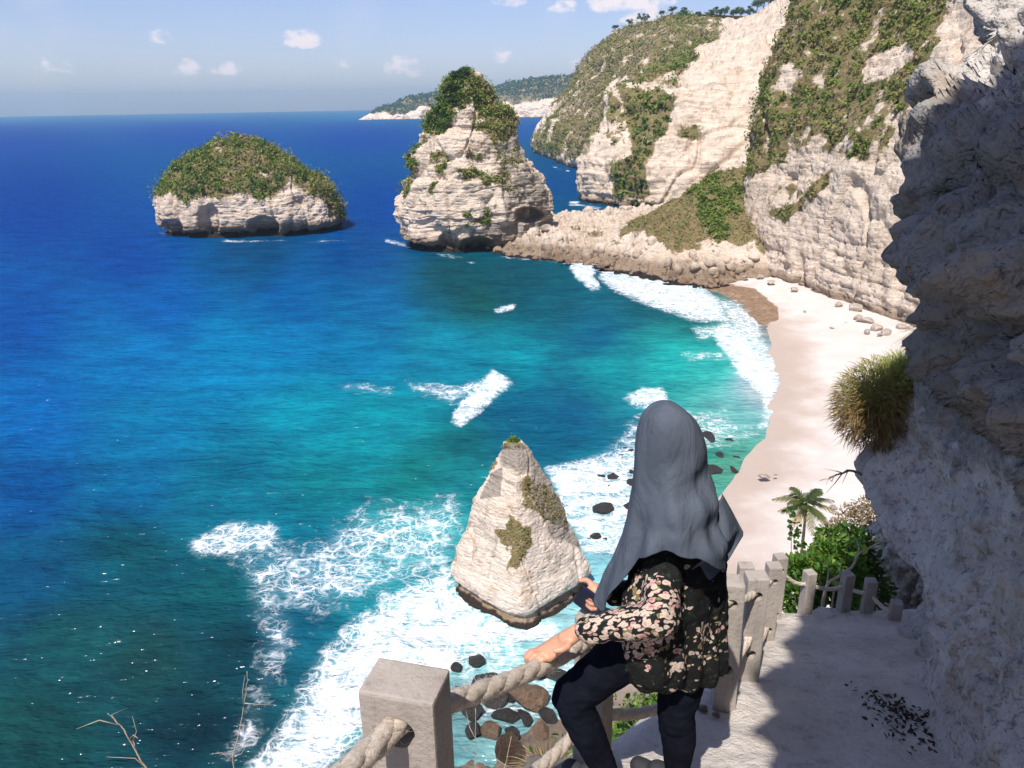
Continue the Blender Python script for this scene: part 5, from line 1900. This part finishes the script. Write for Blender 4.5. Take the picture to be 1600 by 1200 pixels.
tuft(gp(1376, 630, 4.36), (.32, .26, .33), 15000, .07, .0022, M['grass'], .30, 'round shaggy grass tuft, green above and brown below, on the cliff ledge', .45, .2, tz=.32)
tuft(gp(1418, 585, 4.45), (.17, .2, .13), 2600, .12, .0017, M['grass'], .75, 'bright green grass growing on top where the shaggy tuft meets the wall', .3, .5, tz=.1)
tuft(gp(1462, 520, 5.2), (.12, .12, .20), 900, .22, .0018, M['drygrass'], .55, 'pale dry grass fan behind the shaggy tuft, against the cliff wall', .6, .1)

# shrubs and dry grass on the slope below the fence
Gs, ds = PATHG, PATHD
def slope_pick(poly, n):
    qx, qy, zc_ = project(Gs.reshape(-1, 3))
    ok = (soft(qx, qy, poly, 6) > .5) & (ds.ravel() > .25) & (ds.ravel() < 2.5) & (Gs[..., 1].ravel() > .5)
    idx = np.flatnonzero(ok)
    return Gs.reshape(-1, 3)[rng.choice(idx, n)] if len(idx) else np.zeros((0, 3))


pb = slope_pick([(700, 1130), (790, 1120), (850, 1150), (860, 1215), (690, 1215)], 1500)
if len(pb):
    o = blades('dry_grass_patch', pb, rng.normal(size=pb.shape) * .7 + np.array([0, 0, .8]), .20, .0028, M['drygrass'], np.clip(.45 + rng.normal(0, .25, len(pb)), 0, 1), rng, .5)
    tag(o, 'dry straw coloured grass on the slope below the rope', 'grass', kind='stuff')
pb = slope_pick([(830, 1120), (960, 1095), (1100, 1090), (1100, 1215), (815, 1215)], 2200)
if len(pb):
    o = leaf_mesh('slope_weeds', pb + rng.normal(size=pb.shape) * .06 + np.array([0, 0, .1]), rng.normal(size=pb.shape) + np.array([0, 0, .6]), .05, M['bush'], None, np.clip(.6 + rng.normal(0, .25, len(pb)), 0, 1), rng, .5)
    tag(o, 'low green weeds on the slope behind the legs of the person', 'weeds', kind='stuff')


def bare_twig(pts, subs, label, r=.006):
    mb = MB()
    pts = np.array(pts)
    q = np.linspace(0, 1, 40)
    path = smooth_interp(q, np.linspace(0, 1, len(pts)), pts)
    path += .006 * np.cumsum(rng.normal(size=path.shape), 0) * .3
    mb.tube(path, np.linspace(r, r * .3, len(path)), 6)
    for k in range(subs):
        i = rng.integers(12, 36)
        dr = rng.normal(size=3) * .6 + (path[min(i + 3, 39)] - path[i]) / np.linalg.norm(path[min(i + 3, 39)] - path[i])
        dr /= np.linalg.norm(dr)
        ln = rng.uniform(.06, .18)
        mb.tube(np.array([path[i], path[i] + dr * ln * .5 + rng.normal(size=3) * .01, path[i] + dr * ln + rng.normal(size=3) * .02]), [r * .45, r * .3, r * .12], 5)
    o = mb.build('bare_twig', M['deadwood'])
    return tag(o, label, 'twig')


def slope_pt(px, py, Y):
    p = gp(px, py, Y)
    p[2] = ground_z(p[0], p[1]) if abs(p[0]) < 4.5 else p[2]
    return p


bare_twig([slope_pt(330, 1215, 2.5), gp(290, 1280, 2.5), gp(225, 1205, 2.5), gp(190, 1150, 2.5), gp(168, 1128, 2.5)], 7, 'pale bare forked twig rising against the dark teal water')
bare_twig([slope_pt(420, 1215, 2.4), gp(365, 1260, 2.45), gp(360, 1190, 2.5), gp(372, 1110, 2.5), gp(378, 1045, 2.5)], 4, 'thin upright bare twig at the edge of the white surf', .004)
bare_twig([gp(1345, 742, 4.4), gp(1330, 733, 4.3), gp(1312, 738, 4.2), gp(1282, 746, 4.15)], 6, 'dark dead branch sticking out below the shaggy grass tuft', .010)
bare_twig([gp(1500, 560, 4.6), gp(1455, 520, 4.6), gp(1448, 470, 4.6), gp(1452, 400, 4.6)], 2, 'long pale straw rising from the dry grass fan', .0025)
for (a, b_) in (((735, 1190), (742, 1110)), ((760, 1200), (800, 1150)), ((720, 1195), (700, 1140))):
    bare_twig([slope_pt(*a, 4.2), (slope_pt(*a, 4.2) + gp(*b_, 4.1)) / 2 + rng.normal(size=3) * .05, gp(*b_, 4.1)], 9, 'dead grey brush stem in the dry grass below the rope', .008)['group'] = 'dead brush stems'

# leaf litter at the foot of the wall
lit = []
for (a, b_) in ((1385, 1110), (1400, 1125), (1420, 1150), (1375, 1105), (1440, 1165), (1395, 1180), (1410, 1185)):
    c_ = at_z(a, b_, float(zpath(3.0)))
    lit.append(np.array([c_[0], c_[1], 0]) + rng.normal(size=(34, 3)) * np.array([.05, .10, 0]))
lit = np.concatenate(lit)
lit[:, 2] = [ground_z(x, y) + .012 for x, y in lit[:, :2]]
o = leaf_mesh('leaf_litter', lit, rng.normal(size=lit.shape) * np.array([1, 1, .15]), .026, M['litter'], None, rng.uniform(0, 1, len(lit)), rng, .5)
tag(o, 'dark fallen leaves gathered at the foot of the overhanging wall', 'leaf litter', kind='stuff')

# ------------------------------------------------------------------ boulders
def boulder_mesh(seed, mat, flat=.7):
    bm = bmesh.new()
    bmesh.ops.create_icosphere(bm, subdivisions=5, radius=1)
    V = np.array([v.co[:] for v in bm.verts])
    rg = np.random.default_rng(seed)
    d = np.ones(len(V))
    for k in range(11):                                    # planes cut flat faces
        nrm = rg.normal(size=3)
        nrm /= np.linalg.norm(nrm)
        off = rg.uniform(.48, .85)
        d = np.minimum(d, np.where(V @ nrm > 1e-3, off / np.maximum(V @ nrm, 1e-3), 9))
    W_ = V * d[:, None]
    W_ *= (1 + .10 * fbm(V * 2 + seed, 4, seed) + .03 * fbm(V * 9, 3, seed + 3))[:, None]
    W_[:, 2] *= flat
    for v, c_ in zip(bm.verts, W_):
        v.co = c_
    me = bpy.data.meshes.new('boulder')
    bm.to_mesh(me)
    bm.free()
    me.polygons.foreach_set('use_smooth', np.ones(len(me.polygons), bool))
    me.materials.append(mat)
    return me


def boulder_mat(name, base, wetc):
    m, t, b = material(name)
    P = t.node('ShaderNodeTexCoord').outputs['Object']
    n_ = t.noise(P, 1.6, 6, .65)
    c = t.ramp(n_, [(.3, tuple(np.array(base) * .6)), (.6, base), (.8, tuple(np.array(base) * 1.4))])
    c = t.mix(t.sstep(t.noise(P, 5, 5, .7), .5, .7), c, wetc + (1,))
    t.put(b.inputs['Base Color'], c)
    b.inputs['Roughness'].default_value = .5
    t.put(b.inputs['Normal'], t.bump(t.noise(P, 5, 6, .7), 1.0, .3))
    return m


BMATS = {'dark': boulder_mat('wet_dark_rock', (.030, .026, .022), (.012, .012, .010)), 'brown': boulder_mat('brown_rock', (.17, .105, .06), (.05, .035, .022)), 'pale': boulder_mat('pale_rock', (.48, .40, .33), (.25, .19, .14))}
BMESH = {k: [boulder_mesh(10 * i + 3, BMATS[k], .62) for i in range(3)] for k in BMATS}


def boulder(px, py, wpx, kind, label, group, z=.2, flat=1.0, cat='boulder'):
    c_ = at_z(px, py, z)
    zc_ = (c_ - C0) @ _f
    r_ = wpx / FPX * zc_
    o = bpy.data.objects.new('boulder', BMESH[kind][rng.integers(3)])
    link(o)
    o.location = c_
    o.scale = (r_, r_ * rng.uniform(.7, 1.0), r_ * flat * rng.uniform(.75, 1.1))
    o.rotation_euler = (rng.normal(0, .15), rng.normal(0, .15), rng.uniform(0, 6.28))
    return tag(o, label, cat, group)


for px_, py_, w_, k_ in ((765, 1075, 42, 'dark'), (832, 1090, 38, 'brown'), (868, 1055, 24, 'dark'), (842, 1052, 14, 'dark'), (742, 1033, 16, 'dark'), (715, 1042, 12, 'dark'), (735, 1105, 26, 'dark'), (790, 1118, 24, 'dark'), (820, 1120, 18, 'dark'),
                          (855, 1118, 18, 'dark'), (880, 1095, 18, 'brown'), (770, 1140, 20, 'brown'), (740, 1140, 22, 'dark'), (800, 1145, 16, 'dark'), (890, 1075, 14, 'dark'), (905, 1060, 16, 'dark'), (920, 1035, 16, 'brown'), (845, 1140, 20, 'brown'), (715, 1080, 14, 'dark'), (690, 1100, 12, 'dark'), (800, 1092, 10, 'dark')):
    lb_ = {(765, 1075): 'largest dark boulder in the turquoise shallows below the rope', (832, 1090): 'largest brown boulder in the shallows, next to the bent knee', (868, 1055): 'dark boulder touching the bent knee, above the brown one'}.get((px_, py_))
    if lb_:
        boulder(px_, py_, w_, k_, lb_, None, .3)
        continue
    boulder(px_, py_, w_, k_, 'brown boulder at the water edge below the rope' if k_ == 'brown' else 'dark wet boulder at the water edge below the rope', 'boulders at the water edge below the rope (%s)' % k_, .3)
boulder(793, 1168, 34, 'brown', 'large rounded tan boulder on the slope in the dry grass', None, z=45.4)
for px_, py_, w_ in ((945, 793, 22), (960, 745, 18), (985, 757, 20), (955, 762, 12), (938, 746, 10), (990, 738, 10), (968, 735, 9), (930, 838, 13), (949, 843, 7), (985, 790, 12), (920, 842, 5), (1000, 775, 10), (985, 705, 8), (970, 712, 6), (1000, 712, 7), (975, 700, 4)):
    boulder(px_, py_, w_, 'dark', 'dark wave washed rock in the surf beside the headscarf', 'rocks in the surf beside the headscarf', .0, .5, 'rock')
for px_, py_, w_ in ((1105, 688, 26), (1140, 690, 18), (1120, 735, 30), (1145, 738, 20), (1100, 752, 22), (1118, 712, 14), (1150, 715, 12), (1110, 772, 16), (1165, 700, 8)):
    boulder(px_, py_, w_, 'dark', 'flat dark reef rock at the sand edge right of the headscarf', 'reef rocks at the sand edge', -.15, .28, 'rock')
for px_, py_, w_ in ((1192, 744, 11), (1302, 792, 7), (1290, 815, 7), (1212, 742, 4), (1258, 486, 4), (1300, 512, 5), (1322, 505, 3)):
    boulder(px_, py_, w_, 'pale', 'small pale stone lying alone on the open sand', 'small stones on the open sand', 1.2, .5, 'stone')
for px_, py_, w_ in ((1335, 482, 14), (1352, 500, 14), (1368, 513, 13), (1340, 496, 9), (1385, 520, 12), (1356, 518, 7), (1310, 476, 8), (1240, 452, 7), (1205, 440, 9), (1188, 432, 8), (1408, 512, 12), (1375, 522, 6)):
    boulder(px_, py_, w_, 'pale', 'fallen pale block at the foot of the beach cliff', 'fallen blocks at the cliff foot', 2.0, .9)
for k in range(46):
    q = rng.uniform(0, 1)
    px_ = 870 + 300 * q + rng.normal(0, 6)
    py_ = 410 + 26 * q + rng.normal(0, 6) - 6
    kk = 'brown' if rng.uniform() < .55 else 'pale'
    boulder(px_, py_, rng.uniform(3, 8), kk, 'brown rubble block along the waterline of the rocky neck' if kk == 'brown' else 'pale rubble block along the waterline of the rocky neck', 'rubble along the rocky neck (%s)' % kk, rng.uniform(.3, 2), .8)
# the pale rock the left foot rests on, and stones at the post feet
for (x_, y_, r_, lb) in ((.16, 2.26, .26, 'white angular rock at the path edge under the bent leg'), (.02, 1.75, .16, 'smaller white rock at the path edge beside the bent leg')):
    o = bpy.data.objects.new('path_rock', BMESH['pale'][1])
    link(o)
    o.location = (x_, y_, max(ground_z(x_, y_) - .02, float(zpath(y_)) - .10))
    o.scale = (r_, r_ * .8, r_ * .7)
    o.rotation_euler = (.2, .3, 1.1 + x_ * 4)
    tag(o, lb, 'rock')
q = slope_pt(1097, 1128, 2.85)
for (dx, dy, r_) in ((0, 0, .03), (.05, -.05, .022), (-.06, .06, .02)):
    o = bpy.data.objects.new('pebble', BMESH['pale'][2])
    link(o)
    o.location = (q[0] + dx, q[1] + dy, ground_z(q[0] + dx, q[1] + dy) + r_ * .4)
    o.scale = (r_, r_, r_)
    tag(o, 'small white pebble at the foot of the sunlit fence post', 'pebble', 'pebbles at the post foot')

# ------------------------------------------------------------------ palm on the beach
M['palm'] = leaf_material('palm_leaves', [(0, (.02, .035, .012)), (.45, (.06, .085, .02)), (.75, (.19, .16, .05)), (1, (.30, .22, .11))], .25, .45)
crown = at_y(1260, 788, 64)
root = empty('palm_tree', (crown[0] + .35, 64.4, 1.2))
bpy.context.view_layer.update()
inv = root.matrix_world.inverted()
mb = MB()
tt = np.linspace(0, 1, 30)
tr_ = np.stack([crown[0] + .35 - .35 * tt ** 2, 64.4 - .4 * tt, 1.0 + (crown[2] - 1.0) * tt], 1)
mb.tube(tr_, .19 - .07 * tt + .012 * np.sin(tt * 150), 10)
o = mb.build('trunk', M['bark'], root)
o.matrix_parent_inverse = inv
for k in range(22):
    a_ = 2 * np.pi * (k * .382) + rng.normal(0, .15)
    el_ = np.interp(k, [0, 8, 16, 21], [1.15, .55, .05, -.9]) + rng.normal(0, .1)
    ln = rng.uniform(2.7, 3.5) * (1 if k < 17 else .75)
    d0 = np.array([math.cos(a_) * math.cos(el_), math.sin(a_) * math.cos(el_), math.sin(el_)])
    s = np.linspace(0, 1, 26)
    rib = crown + d0 * (ln * s)[:, None]
    rib[:, 2] -= (.9 if k < 17 else .3) * ln * .55 * s ** 2
    Tn = np.gradient(rib, axis=0)
    Tn /= np.linalg.norm(Tn, axis=1, keepdims=True)
    sd_ = np.cross(Tn, [0, 0, 1.0])
    sd_ /= np.linalg.norm(sd_, axis=1, keepdims=True)
    V, F = [], []
    for i in range(3, 26):
        for sg in (-1, 1):
            L_ = .95 * math.sin(math.pi * (.12 + .83 * s[i])) + .08
            tip = rib[i] + (sd_[i] * sg * .75 + Tn[i] * .65) * L_ * .85 + np.array([0, 0, -.35 * L_]) + rng.normal(size=3) * .05
            w_ = Tn[i] * .055
            n0 = len(V)
            V += [rib[i] - w_, rib[i] + w_, (rib[i] + tip) / 2 + w_ + np.array([0, 0, .05]), tip, (rib[i] + tip) / 2 - w_ + np.array([0, 0, .05])]
            F.append([n0, n0 + 1, n0 + 2, n0 + 4])
            F.append([n0 + 4, n0 + 2, n0 + 3, n0 + 3])
    V = np.array(V)
    F4 = [f for f in F if len(set(f)) == 4]
    F3 = [f[:3] for f in F if len(set(f)) == 3]
    tn = np.clip((.35 if k < 12 else .62 if k < 17 else .95) + rng.normal(0, .1), 0, 1)
    o = mesh_np('palm_frond', V, [np.array(F4), np.array(F3)], M['palm'], root, {'tint': np.full(len(V), tn)}, smooth=False)
    o.matrix_parent_inverse = inv
tag(root, 'coconut palm with yellowing fronds standing on the beach behind the bush', 'palm tree')

# ------------------------------------------------------------------ trees on the skylines
def tree_meshes(seed):
    rg = np.random.default_rng(seed)
    mb = MB()
    tt = np.linspace(0, 1, 8)
    mb.tube(np.stack([.05 * np.sin(tt * 3 + seed), .05 * np.cos(tt * 2 + seed), tt * .62], 1), .035 - .02 * tt, 6)
    cl_ = []
    for k in range(9):
        a_ = rg.uniform(0, 6.28)
        h_ = rg.uniform(.3, .62)
        e_ = np.array([math.cos(a_) * rg.uniform(.12, .34), math.sin(a_) * rg.uniform(.12, .34), h_ + rg.uniform(.08, .32)])
        mb.tube(np.array([[0, 0, h_], e_ * .5 + np.array([0, 0, h_ * .5]), e_]), [.014, .010, .004], 5)
        cl_.append((e_, rg.uniform(.10, .19)))
    tr = mb.build('trunk', M['bark'])
    P_, Tn = [], []
    for e_, r_ in cl_:
        k = 90
        d_ = rg.normal(size=(k, 3))
        d_ /= np.linalg.norm(d_, axis=1, keepdims=True)
        P_.append(e_ + d_ * r_ * rg.uniform(.4, 1.05, (k, 1)) * np.array([1.1, 1.1, .8]))
        Tn.append(np.clip(rg.uniform(.2, .8) + rg.normal(0, .12, k), 0, 1))
    P_ = np.concatenate(P_)
    Q = leaf_quads(P_, np.tile([0, 0, 1.0], (len(P_), 1)), .055, rg)
    cr = mesh_np('crown', Q.reshape(-1, 3), np.arange(len(Q) * 4).reshape(-1, 4), M['tree'], None, {'tint': np.repeat(np.concatenate(Tn), 4)}, smooth=False)
    for o in (tr, cr):
        COL.objects.unlink(o)
    return tr.data, cr.data


TREES = [tree_meshes(s) for s in (1, 2, 3, 4)]


def tree(loc, h, label, group, i):
    root = empty('tree', loc)
    root.scale = (h * rng.uniform(.9, 1.25), h * rng.uniform(.9, 1.25), h)
    root.rotation_euler = (0, 0, rng.uniform(0, 6.28))
    for nm, me in zip(('trunk', 'crown'), TREES[i % 4]):
        o = link(bpy.data.objects.new(nm, me), root)
        if nm == 'crown':
            o['kind'] = 'stuff'
    tag(root, label, 'tree', group)


def rim_point(px):
    """rim of the far cliff under a picture column"""
    r = VF[-1]
    qx, qy, _ = project(r)
    ok = np.flatnonzero((r[:, 1] < 1000))
    return r[ok[np.argmin(np.abs(qx[ok] - px))]]


for i, (px_, h) in enumerate(((962, 9), (985, 10), (1003, 12), (1012, 8), (1035, 8), (1052, 9), (1068, 12), (1075, 10), (1092, 9), (1108, 11), (1122, 12), (1133, 13), (1148, 12), (1160, 14), (1172, 12), (1183, 13), (1195, 14), (1206, 12))):
    p_ = rim_point(px_)
    tree((p_[0], p_[1] + rng.uniform(0, 8), p_[2] - .6), h, 'small dark tree on the skyline of the far cliff top', 'trees on the far cliff top', i)
st2 = s2.data
Vst = np.zeros(len(st2.vertices) * 3, np.float32)
st2.vertices.foreach_get('co', Vst)
Vst = Vst.reshape(-1, 3)
qx, qy, _ = project(Vst.astype(float))
for i, (px_, py_, h) in enumerate(((716, 132, 8.5), (724, 122, 6.5), (706, 142, 7), (697, 155, 8), (690, 168, 7.5), (683, 182, 7), (705, 165, 6.5), (678, 196, 6), (712, 148, 7), (694, 185, 6))):
    fr_ = np.flatnonzero(Vst[:, 1] < 292)
    j = fr_[np.argmin((qx[fr_] - px_) ** 2 + (qy[fr_] - py_) ** 2)]
    tree(tuple(Vst[j] - np.array([0, 0, .5])), h * .72, 'deep green tree on the left shoulder of the tall sea stack', 'trees on the tall stack', i)
qx, qy, _ = project(np.array([v.co[:] for v in s3.data.vertices]))
tp = max((v.co for v in s3.data.vertices), key=lambda v: v.z)
bush('summit_bush', [np.array(tp) + np.array([.0, 0, .15]), np.array(tp) + np.array([.35, 0, .05]), np.array(tp) + np.array([-.4, .1, 0])], [.42, .3, .3], 700, .14, 'tiny bright green bush on the tip of the near spire', M['bush'], .7, (float(tp[0]), float(tp[1]), float(tp[2]) - .2), stems=3)

# ------------------------------------------------------------------ sea haze
bm = bmesh.new()
bmesh.ops.create_cube(bm, size=1)
bmesh.ops.scale(bm, vec=(26000, 12700, 300), verts=bm.verts)
bmesh.ops.translate(bm, vec=(0, 6150, 140), verts=bm.verts)
me = bpy.data.meshes.new('haze')
bm.to_mesh(me)
bm.free()
m = bpy.data.materials.new('sea_haze')
m.use_nodes = True
nt = m.node_tree
nt.nodes.clear()
out = nt.nodes.new('ShaderNodeOutputMaterial')
pv = nt.nodes.new('ShaderNodeVolumePrincipled')
pv.inputs['Color'].default_value = (.5, .78, 1.0, 1)
pv.inputs['Density'].default_value = 1.1e-4
pv.inputs['Anisotropy'].default_value = .2
nt.links.new(pv.outputs[0], out.inputs['Volume'])
me.materials.append(m)
hzo = link(bpy.data.objects.new('haze', me))
tag(hzo, kind='stuff')
